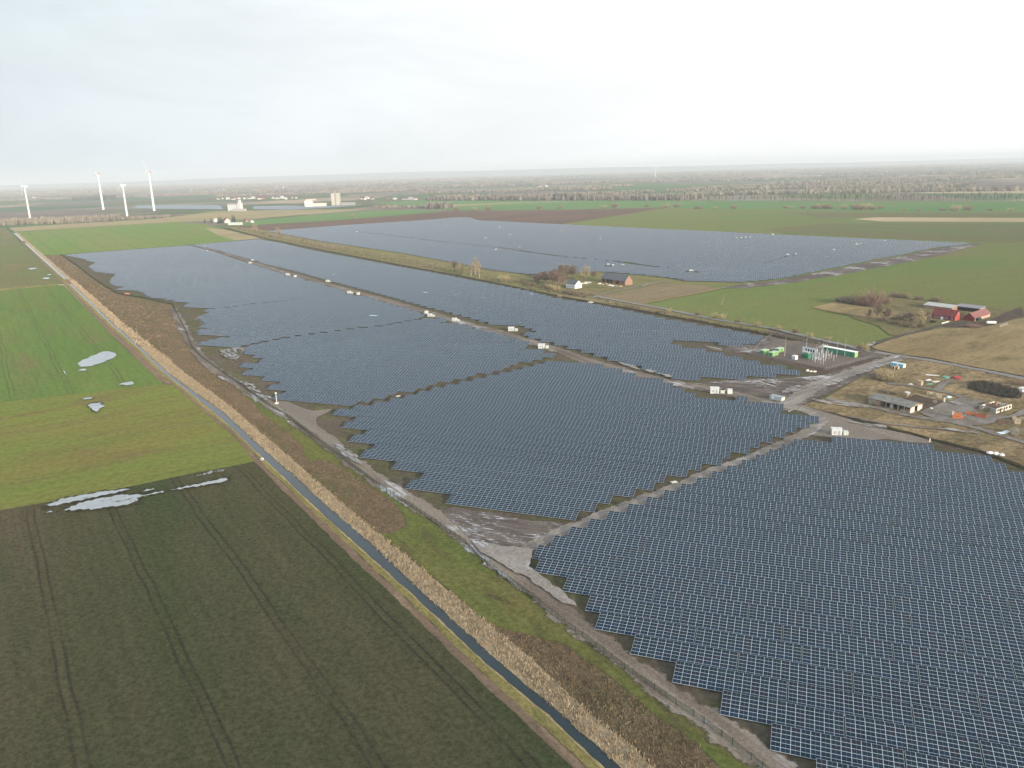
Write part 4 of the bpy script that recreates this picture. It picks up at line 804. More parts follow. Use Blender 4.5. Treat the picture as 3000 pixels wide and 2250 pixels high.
P = scatter([(2600, 1030), (2700, 985), (2980, 950), (3000, 1095), (2800, 1066)], .08); tufts('grass', P, .35, 1.0, 6, .14, twig_mat('meadow_grass', (.22, .165, .095), (.15, .115, .065), .06), 'dry tufted grass of the tan meadow')

# roadside poplars, hedges and woods of the plain
for i in range(120):
    x = 2004 + 1000 * (i + RNG.uniform(-.3, .3)) / 120; yb = 589.5 - (x - 2000) * .0005
    if RNG.random() < .12: continue
    tree('roadside_tree', 'tall thin leafless tree in the straight row across the right plain', (x, yb), RNG.uniform(15, 25), RNG.uniform(2.2, 3.6), 'poplar', 'roadside trees of the plain', i)
for i, (x, y, h) in enumerate(((2040, 612, 8), (2052, 612, 10), (2095, 611, 7), (2150, 611, 12), (2300, 610, 7), (2318, 610, 8), (2352, 610, 9), (2386, 611, 12), (2400, 611, 14), (2418, 611, 15), (2432, 611, 10), (2470, 612, 12), (2505, 613, 16), (2520, 614, 12), (2538, 614, 18), (2556, 614, 12), (2580, 611, 9), (2650, 616, 6), (2690, 617, 6), (2760, 617, 8), (2800, 617, 16), (2836, 616, 14), (2900, 617, 6), (2960, 617, 6), (1580, 612, 12), (1640, 611, 10), (1770, 609, 10), (1800, 608, 16), (1894, 606, 8), (1952, 607, 12), (1982, 607, 14), (1336, 616, 14), (1390, 615, 10), (1430, 615, 14))):
    bush('leafless hedge bush along the field edge of the plain', (x, y), h * .8, h * .5 + 3, ('red', 'red', 'yellow')[i % 3], 'hedge bushes of the plain')
def wood(name, P, hlo, hhi, wid, mat, label):
    """far trees, each an uneven spindle of crossing twiggy faces with a trunk below"""
    n = len(P); k = 5; m = n * k
    B = np.repeat(P, k, 0); hh = np.repeat(RNG.uniform(hlo, hhi, n), k); a = RNG.uniform(0, np.pi, m)
    w_ = wid * RNG.uniform(.6, 1.3, m); ox, oy = RNG.normal(0, wid * .35, m), RNG.normal(0, wid * .35, m)
    cx, cy = np.cos(a) * w_, np.sin(a) * w_; top = hh * RNG.uniform(.75, 1.05, m); V = np.empty((m, 6, 3)); bx, by = B[:, 0] + ox, B[:, 1] + oy
    for j, (f, z) in enumerate(((-.12, 0), (.12, 0), (.9, .45), (.25, 1), (-.3, .93), (-1, .5))):
        V[:, j] = np.c_[bx + cx * f, by + cy * f, top * z * RNG.uniform(.9, 1.1, m)]
    V[:, :2, 2] = 0
    F = np.arange(m * 6).reshape(m, 6)
    return kind(link(name, tri_mesh(name, V.reshape(-1, 3), F, mat)), 'stuff', label)
M_WOOD = twig_mat('far_wood', (.235, .20, .165), (.17, .145, .12), .01); M_WOODP = twig_mat('far_pale_wood', (.25, .215, .165), (.19, .165, .13), .01); M_WOODD = twig_mat('far_conifer', (.06, .075, .06), (.09, .09, .07), .01)
def belt(x0, y0, x1, y1, n, depth):
    a, b = G(x0, y0).xy, G(x1, y1).xy; t = RNG.random(n); d = (b - a); nn = np.array([-d.y, d.x]) / d.length
    return np.array(a)[None] + t[:, None] * np.array(d)[None] + nn[None] * RNG.uniform(0, depth, n)[:, None]
wood('poplar_belt', belt(-40, 664, 330, 650, 620, 130), 9, 17, 2.6, M_WOODP, 'belt of leafless poplars behind the far left field')
wood('poplar_belt', belt(300, 648, 500, 638, 160, 60), 5, 10, 3, M_WOOD, 'low scrubby end of the left poplar belt')
wood('wood', belt(1240, 588, 2010, 588, 1100, 160), 12, 21, 4, M_WOOD, 'long leafless wood behind the far green fields'); wood('wood', belt(2000, 574, 3010, 560, 600, 120), 8, 16, 5, M_WOODP, 'pale leafless wood beyond the row of poplars')
wood('wood', belt(210, 588, 330, 584, 180, 200), 14, 22, 7, M_WOODD, 'small dark wood behind the wind turbines'); wood('wood', belt(1240, 612, 1300, 612, 70, 50), 12, 20, 4, M_WOOD, 'dark clump of trees at the end of the far green field')
wood('wood', belt(1090, 610, 1240, 611, 120, 60), 4, 10, 4, M_WOOD, 'scrubby hedge along the far green field')
wood('wood', belt(1600, 586, 1680, 587, 60, 60), 14, 22, 5, M_WOODD, 'dark conifer clump in the long wood')
for r0, r1, cnt, hl, hh_, wd in ((2900, 5200, 18, 7, 14, 6), (5200, 9000, 30, 9, 16, 9), (9000, 17000, 46, 12, 22, 16)):
    A = []
    for _ in range(cnt):
        r_ = RNG.uniform(r0, r1); th = RNG.uniform(-.62, .62); c = np.array([math.sin(th) * r_, math.cos(th) * r_])
        if PX((c[0], c[1], 0))[1] > 585: continue
        L = RNG.uniform(.08, .38) * r_; dp = RNG.uniform(18, 80); an = RNG.normal(.15, .25); n = int(min(800, L * .7))
        t = RNG.uniform(-.5, .5, n) * L; s = RNG.uniform(-.5, .5, n) * dp
        A.append(c[None] + np.c_[t * math.cos(an) - s * math.sin(an), t * math.sin(an) + s * math.cos(an)])
    wood('distant_woods', np.concatenate(A), hl, hh_, wd, (M_WOODP, M_WOOD, M_WOOD)[0 if r0 < 4000 else 1], 'distant leafless woods scattered over the plain')

# ================================================================ BUILDINGS AND EQUIPMENT
M_WHITE = plain('white_paint', (.78, .77, .74), .6, .3, var=.06); M_PLAST = plain('white_plaster', (.80, .79, .76), .85, .1, var=.05)
M_SLATE = plain('slate_roof', (.115, .12, .125), .7, .3, var=.18, scale=.8); M_BRICK = plain('old_brick', (.27, .13, .09), .9, .1, var=.22, scale=.9); M_BRICKL = plain('pale_brick', (.32, .20, .145), .9, .1, var=.15, scale=.8)
M_RED = plain('red_wall_paint', (.17, .024, .028), .8, .2, var=.1); M_REDR = plain('red_roof_tile', (.165, .040, .038), .75, .15, var=.2, scale=.7); M_PINKR = plain('faded_red_roof', (.22, .10, .092), .7, .2, var=.15, scale=.6)
M_ASB = plain('fibre_cement_roof', (.20, .195, .175), .85, .15, var=.22, scale=.5); M_GLASS = plain('dark_window', (.03, .035, .04), .15, .5, var=.1); M_DARK = plain('dark_interior', (.02, .018, .016), .9, .1)
M_CONCW = plain('pale_concrete', (.46, .43, .38), .85, .15, var=.12, scale=.5); M_CONCG = plain('grey_concrete', (.30, .285, .26), .85, .15, var=.15, scale=.5); M_GREEN = plain('green_cladding', (.045, .20, .11), .5, .3, var=.08); M_LIME = plain('light_green_cladding', (.26, .44, .17), .5, .3, var=.08)
M_GREY = plain('grey_cladding', (.34, .37, .39), .55, .3, var=.08); M_BLUE = plain('blue_panel', (.20, .40, .52), .5, .3, var=.1); M_CREAM = plain('cream_panel', (.62, .58, .48), .7, .2, var=.1); M_ORANGE = plain('orange_paint', (.42, .14, .06), .55, .3, var=.12); M_RUST = plain('rusty_red', (.33, .10, .055), .8, .2, var=.2)
M_WOOD2 = plain('weathered_timber', (.42, .32, .21), .9, .1, var=.2); M_STRAW = plain('cable_drum_wood', (.46, .37, .26), .9, .1, var=.2); M_BLACK = plain('black_rubber', (.025, .025, .025), .8, .2); M_PORC = plain('grey_porcelain', (.52, .50, .46), .4, .4, var=.1); M_GALV = plain('galvanised_pale', (.50, .51, .50), .5, .4, .1, var=.1); M_TEAL = plain('teal_sheet', (.10, .28, .22), .6, .3); M_TURB = plain('turbine_white', (.80, .80, .78), .45, .3, var=.03); M_TRED = plain('turbine_red', (.42, .15, .14), .5, .3, var=.05)

def frame3(K, Lp, Rp, flip=False):
    """K nearest corner, Lp and Rp the neighbouring corners: origin, compass of the right-hand wall, width (to Rp), length (to Lp)"""
    k, l, r = G(*K), G(*Lp), G(*Rp); e = math.radians(35.0) if not flip else math.atan2(r.y - k.y, r.x - k.x)
    return k, e, (r - k).length, (l - k).length
def gable(name, label, cat, K, Lp, Rp, eave, ridge, wall, roof, W=None, L=None, windows=(), gw=(), doors=(), frame_m=M_WHITE, over=.35, group=None, gable_wall=None, chim=None, ext=None):
    """house with its ridge along the left wall; local x runs along the gable, y along the long side"""
    k, e, w, l = frame3(K, Lp, Rp); W = W or w; L = L or l
    t = thing(name, label, cat, (k.x, k.y, 0), e, group)
    MB().prism([(0, 0), (W, 0), (W, eave), (W / 2, ridge - .12), (0, eave)], 0, L).obj('wall', wall, t)
    th = .18; dx = W / 2 + over; sl = (ridge - eave) / (W / 2); ez = eave - over * sl
    rf = MB().prism([(-over, ez), (W / 2, ridge), (W + over, ez), (W + over, ez + th), (W / 2, ridge + th), (-over, ez + th)], -over, L + over).obj('roof', roof, t)
    if gable_wall: MB().prism([(.02, .02), (W - .02, .02), (W - .02, eave), (W / 2, ridge - .15), (.02, eave)], -.06, -.003).obj('gable_wall', gable_wall, t)
    for y, z, a, b in windows:
        f = MB().box(-.07, y - a / 2 - .1, z - .1, -.003, y + a / 2 + .1, z + b + .1).obj('window', frame_m, t); MB().box(-.10, y - a / 2, z, -.072, y + a / 2, z + b).obj('pane', M_GLASS, f)
    for x, z, a, b in gw:
        f = MB().box(x - a / 2 - .1, -.13, z - .1, x + a / 2 + .1, -.063, z + b + .1).obj('window', frame_m, t); MB().box(x - a / 2, -.16, z, x + a / 2, -.132, z + b).obj('pane', M_GLASS, f)
    for y, a, b, m in doors: MB().box(-.09, y - a / 2, .02, -.003, y + a / 2, b).obj('door', m, t)
    if chim: MB().box(W / 2 - .35, chim - .35, ridge - .6, W / 2 + .35, chim + .35, ridge + 1.0).obj('chimney', M_BRICK, rf)
    return t
gable('farmhouse', 'white gabled farmhouse with dark slate roof beside the grove', 'house', (1684.9, 847.4), (1654, 844), (1710, 846.7), HGT(1684.9, 847.4, 834), HGT(1697, 847, 822), M_PLAST, M_SLATE, W=7.6, windows=[(1.5 + 1.75 * i, 1.2, .8, 1.3) for i in range(6)], chim=3.5)
gable('brick_barn', 'long brick barn with grey roof right of the white farmhouse', 'barn', (1831, 837), (1752, 827), (1858, 836), HGT(1831, 837, 824), HGT(1844, 837, 808), M_BRICK, M_SLATE, W=9.0, L=31, doors=[(22, 3.2, 3.4, M_DARK), (18, 2.6, 3.4, M_DARK), (9.5, 3.0, 3.4, M_DARK), (28, 2.2, 3, M_DARK)], gable_wall=M_BRICKL)
gable('red_house', 'long red house with red tiled roof and white window frames', 'house', (2795.7, 942.6), (2736, 935), (2811, 937.5), HGT(2795.7, 942.6, 929), HGT(2803, 940, 910), M_RED, M_REDR, W=7.8, L=14.5, windows=[(1.7 + 1.55 * i, 1.1, .75, 1.1) for i in (0, 2, 3, 5, 6, 7)], doors=[(1.7 + 1.55 * 4, 1.5, 2.2, M_WHITE)], gw=[(3.0, 4.6, .6, .9), (4.6, 4.6, .6, .9)], gable_wall=plain('sunlit_red_gable', (.36, .075, .068), .8, .2, var=.08), over=.25)  # sunlight on the gable end is put into its brighter red
t_ = gable('red_barn', 'low barn with faded red roof and pale weathered side wall', 'barn', (2854, 944), (2832, 944), (2911.5, 923.8), 2.6, 5.4, M_RED, M_PINKR, W=6.5, L=24)
t_.rotation_euler = (0, 0, R(-55)); kq = G(2911.5, 923.8); t_.location = (kq.x, kq.y, 0)
# the barn's long side looks right, so its ridge runs across: rebuild its transform with the long side from K to Rp
kq = G(2854, 944); t_.location = (kq.x, kq.y, 0); t_.rotation_euler = (0, 0, R(38 - 90)); t_.location = (kq.x, kq.y, 0)
MB().box(6.503, .3, .1, 6.56, 23.6, 2.5).obj('side_wall', plain('pale_weathered_brick', (.52, .37, .27), .9, .1, var=.25, scale=.5), t_)
t_.location = (kq.x - 6.5 * math.cos(R(-52)), kq.y - 6.5 * math.sin(R(-52)), 0)
def shed_box(name, label, cat, K, e, W, L, h0, h1, wall, roof, extra=None, group=None):
    k = G(*K); t = thing(name, label, cat, (k.x, k.y, 0), e, group)
    MB().prism([(0, 0), (W, 0), (W, h1), (0, h0)], 0, L).obj('wall', wall, t)
    MB().prism([(-.25, h0 + .01), (W + .25, h1 + .01), (W + .25, h1 + .16), (-.25, h0 + .16)], -.25, L + .25).obj('roof', roof, t)
    return t
t_ = gable('farm_shed', 'wide shed with a pale grey roof behind the red house', 'shed', (2788, 914), (2730, 908), (2800, 906), 2.6, 3.9, M_BRICKL, plain('pale_sheet_roof', (.40, .39, .37), .6, .3, var=.1, scale=.3), W=12, L=19, over=.4)
t_ = shed_box('open_barn', 'open fronted grey roofed barn between red house and red barn', 'barn', (2870, 918), R(35), 7, 16, 3.0, 3.8, M_CONCG, plain('lilac_grey_roof', (.24, .225, .24), .7, .2, var=.1))
MB().box(-.03, .6, .1, -.003, 15.4, 2.7).obj('opening', M_DARK, t_)
# long derelict shed of the scrap yard
k_, e_, w_, l_ = frame3((2666, 1213.6), (2550, 1187), (2702.6, 1202.7)); he = HGT(2666, 1213.6, 1195); hr = HGT(2684, 1208, 1181)
t_ = thing('open_shed', 'long derelict shed with grey corrugated roof and open bays', 'shed', (k_.x, k_.y, 0), R(33)); W_, L_ = 8.6, 18.5
MB().prism([(-.4, he), (W_ / 2, hr), (W_ + .4, he), (W_ + .4, he + .14), (W_ / 2, hr + .14), (-.4, he + .14)], -.4, L_ + .4).obj('roof', M_ASB, t_)
MB().box(0, L_ * .72, 0, .25, L_, he).box(0, 0, 0, .2, L_ * .22, he * .45).box(0, L_ * .40, 0, .2, L_ * .48, he * .9).obj('front_wall', M_CONCG, t_)
MB().box(W_ - .25, 0, 0, W_, L_, he - .02).box(.3, L_ - .25, 0, W_ - .3, L_, he - .02).obj('back_wall', M_CONCG, t_)
MB().box(0, -.02, 0, 3.0, .22, he - .03).box(5.2, -.02, 0, W_, .22, he - .03).obj('gable_wall', M_CREAM, t_)
for i in range(1, 6): MB().box(-.02, L_ * i / 7 - .1, 0, .2, L_ * i / 7 + .1, he - .02).obj('post', M_CONCW, t_)
MB().prism([(.4, he + .02), (W_ - .4, he + .02), (W_ / 2, hr - .05)], .2, .3).obj('gable_truss', M_WOOD2, t_)
# roofless ruin
k_, e_, w_, l_ = frame3((2917.7, 1214.4), (2869.5, 1204), (2963.8, 1201.5)); hh = HGT(2917.7, 1214.4, 1198)
t_ = thing('ruined_building', 'roofless pale walled ruin with rubble heaped inside', 'ruin', (k_.x, k_.y, 0), R(30)); W_, L_ = 11.2, 7.0
MB().box(0, 0, 0, W_, .3, hh).obj('long_wall', M_CREAM, t_)
MB().box(0, .3, 0, .3, 2.6, hh).box(0, 5.4, 0, .3, L_, hh).box(0, 2.6, hh * .8, .3, 5.4, hh).obj('end_wall', M_CONCG, t_)
MB().box(W_ - .3, .3, 0, W_, L_, hh * .8).box(.3, L_ - .3, 0, W_ - .3, L_, hh * .85).obj('back_wall', M_CREAM, t_)
MB().box(4.6, .3, 0, 4.9, L_ - .3, hh * 1.05).box(4.3, 2.6, hh * .6, 5.2, 3.4, hh * 1.6).obj('inner_wall', M_BRICKL, t_)
m = MB()
for i in range(26): m.lump((RNG.uniform(5.2, W_ - .8), RNG.uniform(.8, L_ - .8), RNG.uniform(.4, hh * .8)), (RNG.uniform(.4, 1.0), RNG.uniform(.4, .9), RNG.uniform(.2, .6)), 1, .3, seed=i)
m.obj('rubble', plain('charred_rubble', (.075, .068, .06), .95, .1, var=.3), t_)
for x in (1.0, 1.9, 4.0, 6.9, 7.7, 9.3, 10.1): f = MB().box(x - .32, -.05, 1.0, x + .32, -.003, 2.1).obj('window', M_CONCG, t_); MB().box(x - .26, -.08, 1.06, x + .26, -.052, 2.04).obj('pane', M_DARK, f)
for x in (3.0, 5.6): MB().box(x - .45, -.06, .05, x + .45, -.003, 2.1).obj('doorway', M_DARK, t_)
# containers, trailer, hut
def crate_box(name, label, cat, K, e, W, L, h, body, end=None, roof=None, z0=.15, group=None):
    k = G(*K); t = thing(name, label, cat, (k.x, k.y, 0), e, group)
    MB().box(0, 0, z0, W, L, h).obj('body', body, t)
    MB().box(-.06, -.06, h + .003, W + .06, L + .06, h + .14).obj('roof', roof or M_WHITE, t)
    if end: MB().box(.08, -.05, z0 + .1, W - .08, -.003, h - .1).obj('end_panel', end, t)
    return t
t_ = crate_box('caravan', 'pale blue site trailer with white end beside the road', 'trailer', (2644.7, 1082.8), R(36), 2.7, 6.4, HGT(2644.7, 1082.8, 1069), M_BLUE, M_CREAM, plain('pale_blue_roof', (.50, .62, .66), .5, .3), z0=.6)
for y in (1.2, 5.0):
    for x in (-.09, 2.57): MB().cyl((x, y, .36), (x + .22, y, .36), .36, n=12).obj('wheel', M_BLACK, t_)
MB().box(-.05, 2.4, .7, -.003, 3.2, 2.4).obj('door', M_WHITE, t_)
t_ = crate_box('site_container', 'grey site container with pale end by the track junction', 'container', (2288.5, 1179.7), R(42), 2.9, 5.6, HGT(2288.5, 1179.7, 1166), M_GREY, M_CREAM, plain('dull_grey_roof', (.30, .33, .33), .6, .3))
MB().box(-.05, 3.6, 1.2, -.003, 4.4, 2.0).obj('window', M_WHITE, t_)
t_ = crate_box('garden_hut', 'small pale wooden hut beside the yard lane', 'hut', (2697, 1133), R(36), 2.2, 1.9, 2.4, M_WOOD2, M_WOOD2, M_WOOD2)
# ---------- substation
t_ = crate_box('switch_house', 'long green switchgear building with white flat roof', 'building', (2502.7, 1050.6), R(34), 3.0, 19.5, HGT(2502.7, 1050.6, 1033), M_GREEN, M_LIME)
for y in (2, 6, 10, 14, 17.5): MB().box(-.05, y - .5, .3, -.003, y + .5, 2.5).obj('door', plain('darker_green', (.035, .15, .085), .5, .3), t_)
for (K, L, lb) in (((2238, 1041), 5.0, 'light green equipment cabin, left of the three'), ((2263.5, 1047.3), 5.6, 'light green equipment cabin, nearest of the three'), ((2281.4, 1036), 5.2, 'light green equipment cabin, farthest of the three with open door')):
    k = G(*K); h = HGT(*K, K[1] - 13); t_ = thing('equipment_cabin', lb, 'cabin', (k.x, k.y, 0), R(40), 'green cabins of the substation')
    MB().box(0, 0, .25, L, 2.6, h).obj('body', M_LIME, t_); MB().box(-.1, -.1, h + .003, L + .1, 2.7, h + .12).obj('roof', plain('pale_green_roof', (.42, .55, .38), .5, .3), t_)
    MB().box(-.05, .2, .4, -.003, 2.4, h - .2).obj('end_door', M_GREEN, t_); MB().box(-.3, -.3, 0, L + .3, 2.9, .22).obj('plinth', M_CONCG, t_)
    for x in (1.2, 2.6, 3.9): MB().box(x - .5, -.05, .5, x + .5, -.003, h - .3).obj('door', plain('mid_green', (.20, .36, .14), .5, .3), t_)
k = G(2330, 1057); t_ = thing('control_kiosk', 'white control kiosk in front of the transformer', 'kiosk', (k.x, k.y, 0), R(35)); h = HGT(2330, 1057, 1044)
MB().box(0, 0, .2, 2.0, 2.2, h).obj('body', M_WHITE, t_); MB().box(-.1, -.1, h + .003, 2.1, 2.3, h + .12).obj('roof', M_WHITE, t_); MB().box(-.3, -.3, 0, 2.3, 2.5, .19).obj('plinth', M_CONCW, t_)
for y in (.6, 1.5): MB().box(-.04, y - .35, .4, -.003, y + .35, h - .3).obj('door', M_GREY, t_)
k = G(2374, 1057); t_ = thing('power_transformer', 'green transformer with radiators and white fire walls', 'transformer', (k.x, k.y, 0), R(35))
MB().box(.6, 1.5, .3, 3.2, 5.8, 3.0).obj('tank', M_GREEN, t_); MB().box(-.6, -.8, 0, 4.4, 8.6, .28).obj('plinth', M_CONCW, t_)
fw = MB().box(4.5, -.6, .3, 4.85, 8.2, 5.6).obj('fire_wall', plain('pale_grey_wall', (.58, .59, .58), .7, .2, var=.08), t_)
m = MB()
for y in (1.4, 2.9, 4.4, 5.9): m.box(4.44, y - .4, 3.6, 4.497, y + .4, 4.9)
m.obj('wall_grille', M_DARK, fw)
for s in (.15, 3.35):
    m = MB()
    for y in np.arange(1.7, 5.7, .35): m.box(s, y, .6, s + .45, y + .16, 2.8)
    m.obj('radiator', M_GREEN, t_)
MB().cyl((1.0, 1.6, 3.9), (1.0, 5.6, 3.9), .38, n=14).box(.9, 2, 3.0, 1.1, 2.2, 3.6).box(.9, 5, 3.0, 1.1, 5.2, 3.6).obj('oil_tank', M_PORC, t_)
for y in (2.4, 3.6, 4.8):
    m = MB().cyl((2.2, y, 3.0), (2.2, y, 4.6), .16, .09, 8)
    for z in (3.3, 3.7, 4.1): m.cyl((2.2, y, z), (2.2, y, z + .1), .28, .2, 10)
    m.obj('bushing', M_PORC, t_)
def stand(K, lab, kindn, seed):
    k = G(*K); t = thing(kindn, lab[0], lab[1], (k.x, k.y, 0), R(35), lab[2])
    if kindn == 'circuit_breaker':
        MB().box(-.12, -1.6, 2.0, .12, 1.6, 2.25).box(-.1, -1.5, 0, .1, -1.3, 2.0).box(-.1, 1.3, 0, .1, 1.5, 2.0).obj('steel_frame', M_GALV, t)
        for y in (-1.3, 0, 1.3):
            m = MB().cyl((0, y, 2.25), (0, y, 4.6), .15, .12, 8)
            for z in np.arange(2.5, 4.5, .4): m.cyl((0, y, z), (0, y, z + .1), .27, .2, 9)
            m.obj('insulator', M_PORC, t)
        MB().box(-.4, -.4, .6, -.12, .4, 1.6).obj('control_box', M_WHITE, t)
    else:
        MB().cyl((0, 0, .15), (0, 0, 2.2), .11, n=8).obj('post', M_GALV, t); MB().box(-.35, -.35, 0, .35, .35, .15).obj('footing', M_CONCW, t)
        m = MB().cyl((0, 0, 2.2), (0, 0, 3.5), .12, .1, 8)
        for z in (2.4, 2.75, 3.1): m.cyl((0, 0, z), (0, 0, z + .09), .24, .18, 9)
        m.obj('insulator', M_PORC, t); MB().box(-.05, -.9, 3.5, .05, .9, 3.58).obj('terminal', M_GALV, t)
    return t
for i, K in enumerate(((2392, 1055), (2404, 1058), (2398, 1049), (2412, 1050))): stand(K, ('pale circuit breaker with three porcelain columns in the switchyard', 'circuit breaker', 'circuit breakers of the switchyard'), 'circuit_breaker', i)
for i, K in enumerate(((2380, 1058), (2388, 1062), (2396, 1065), (2404, 1068), (2412, 1070), (2420, 1053), (2428, 1056), (2434, 1052), (2442, 1060), (2426, 1046), (2436, 1047), (2418, 1061))): stand(K, ('porcelain post insulator on a steel stand in the switchyard', 'insulator', 'post insulators of the switchyard'), 'post_insulator', i)
k = G(2400, 1044); t_ = thing('busbar_portal', 'pale steel busbar frame carrying three long tubes', 'busbar', (k.x, k.y, 0), R(35))
for y in (-1.6, 1.6): MB().box(-.12, y - .12, 0, .12, y + .12, 4.6).obj('column', M_GALV, t_)
MB().box(-.14, -1.9, 4.6, .14, 1.9, 4.85).obj('beam', M_GALV, t_)
for y in (-1.2, 0, 1.2): MB().cyl((-.5, y - 1, 5.1), (8.5, y + 2.2, 5.0), .09, n=8).obj('busbar', M_PORC, t_)
for y in (.9, 3.4): MB().box(8.2, y - .1, 0, 8.4, y + .1, 4.9).obj('column', M_GALV, t_)
for K, yt, lb in (((2298.5, 1045.7), 986, 'slender lightning mast right of the green cabins'), ((2361, 1036), 973, 'tall slender lightning mast behind the transformer'), ((2450.7, 1049.8), 993, 'slender lightning mast in front of the green building'), ((2387, 1066), 1008, 'slender lightning mast among the insulators'), ((2474, 1046), 990, 'slender lightning mast near the right end of the green building')):
    k = G(*K); h = HGT(*K, yt); t_ = thing('lightning_mast', lb, 'mast', (k.x, k.y, 0)); MB().box(-.5, -.5, 0, .5, .5, .25).obj('footing', M_CONCW, t_); MB().cyl((0, 0, .25), (0, 0, h * .65), .11, .075, 8).cyl((0, 0, h * .65), (0, 0, h), .05, .03, 6).obj('pole', M_GALV, t_)

# ---------- wire fences
def wire_material(name, c, cover):
    m, t = newmat(name); uv = t.n('ShaderNodeUVMap', uv_map='uv').outputs[0]; s = t.n('ShaderNodeSeparateXYZ', i_0=uv)
    a = t.math('LESS_THAN', t.math('FRACT', t.math('MULTIPLY', s.outputs[0], 8.0)), cover); b = t.math('LESS_THAN', t.math('FRACT', t.math('MULTIPLY', s.outputs[1], 5.0)), cover * .8)
    wire = t.math('MAXIMUM', a, b)
    mx = t.n('ShaderNodeMixShader', i_0=wire, i_1=t.n('ShaderNodeBsdfTransparent').outputs[0], i_2=t.n('ShaderNodeBsdfDiffuse', i_Color=(*c, 1)).outputs[0])
    surf(t, mx.outputs[0]); return m
M_WIRE = wire_material('green_wire', (.010, .040, .018), .22); M_WIREG = wire_material('grey_wire', (.16, .16, .15), .14); M_POSTG = plain('green_post', (.014, .045, .022), .9, .05)
def fence(label, px, h, step, wire, post, maxpost=100):
    pts = [G(*p).xy for p in px]; t = thing('wire_fence', label, 'fence', (pts[0].x, pts[0].y, 0)); o = pts[0]
    V, F, UV = [], [], []; m = MB(); s = 0; posts = []
    for a, b in zip(pts, pts[1:]):
        L = (b - a).length; i = len(V); V += [(a.x - o.x, a.y - o.y, .08), (b.x - o.x, b.y - o.y, .08), (b.x - o.x, b.y - o.y, h), (a.x - o.x, a.y - o.y, h)]; F.append((i, i + 1, i + 2, i + 3)); UV += [(s, 0), (s + L, 0), (s + L, h), (s, h)]; 
        for j in range(max(1, int(L / step))): posts.append(a.lerp(b, j * step / L) - o)
        s += L
    me = tri_mesh('wire_mesh', V, F, wire, UV); link('wire_mesh', me, t)
    pm = MB().box(-.05, -.05, 0, .05, .05, h + .12).mesh('post', post)
    for q in posts[-maxpost:]: ob = link('post', pm, t); ob.location = (q.x, q.y, 0)
    if len(posts) > maxpost:
        for q in posts[:-maxpost]: m.box(q.x - .05, q.y - .05, 0, q.x + .05, q.y + .05, h + .12)
        kind(m.obj('post_row', post, t), 'stuff')
fence('green wire mesh fence along the canal side of the solar park', FENCE, 2.0, 2.5, M_WIRE, M_POSTG)
fence('grey wire fence around the substation compound', [(2196, 1042), (2300, 1064), (2418, 1088), (2500, 1066), (2560, 1048), (2470, 1022), (2350, 1000), (2262, 984), (2230, 1008), (2196, 1042)], 2.2, 3.0, M_WIREG, plain('dull_post', (.13, .13, .12), .7, .2))
fence('low post and wire fence along the gravel road', [(2700, 1066), (2790, 1082), (2884, 1100), (3000, 1124), (3080, 1142)], 1.3, 4.0, wire_material('thin_wire', (.2, .18, .15), .05), M_WOOD2)
# ---------- inverter stations
def station_meshes():
    d = {}
    d['body'] = MB().box(-2.6, -1.25, .25, 1.2, 1.25, 2.9).mesh('cabin', M_WHITE); d['roof'] = MB().box(-2.75, -1.4, 2.903, 1.35, 1.4, 3.05).mesh('roof', M_WHITE)
    d['slab'] = MB().box(-3.3, -1.9, 0, 4.6, 1.9, .24).mesh('slab', M_CONCW); d['trafo'] = MB().box(1.9, -.9, .25, 3.6, .9, 2.1).box(1.75, -.7, .4, 1.9, .7, 1.8).box(3.6, -.7, .4, 3.75, .7, 1.8).mesh('transformer', plain('pale_green_metal', (.50, .56, .48), .5, .3)); d['vent'] = MB().box(-2.0, -1.3, 1.0, -.9, -1.253, 2.2).box(-.4, -1.3, .5, .6, -1.253, 2.5).mesh('door', M_GREY)
    d['small'] = MB().box(-1.3, -1.1, .2, 1.3, 1.1, 2.6).mesh('cabin', M_WHITE); d['sroof'] = MB().box(-1.4, -1.2, 2.603, 1.4, 1.2, 2.72).mesh('roof', M_WHITE); d['sslab'] = MB().box(-1.8, -1.6, 0, 1.8, 1.6, .19).mesh('slab', M_CONCW)
    return d
_mw, M_WHITE = M_WHITE, plain('weathered_white', (.60, .60, .58), .65, .25, var=.12, scale=.7)
SM = station_meshes()
SLAB = {1: ('small white cabinet among the far solar rows', 'white cabinets of the solar park'), 2: ('white inverter station standing among solar rows', 'inverter stations among the rows'), 3: ('white inverter station at the edge of a row gap', 'inverter stations at the row gaps'), 4: ('white transformer station beside the muddy service road', 'stations beside the service road')}
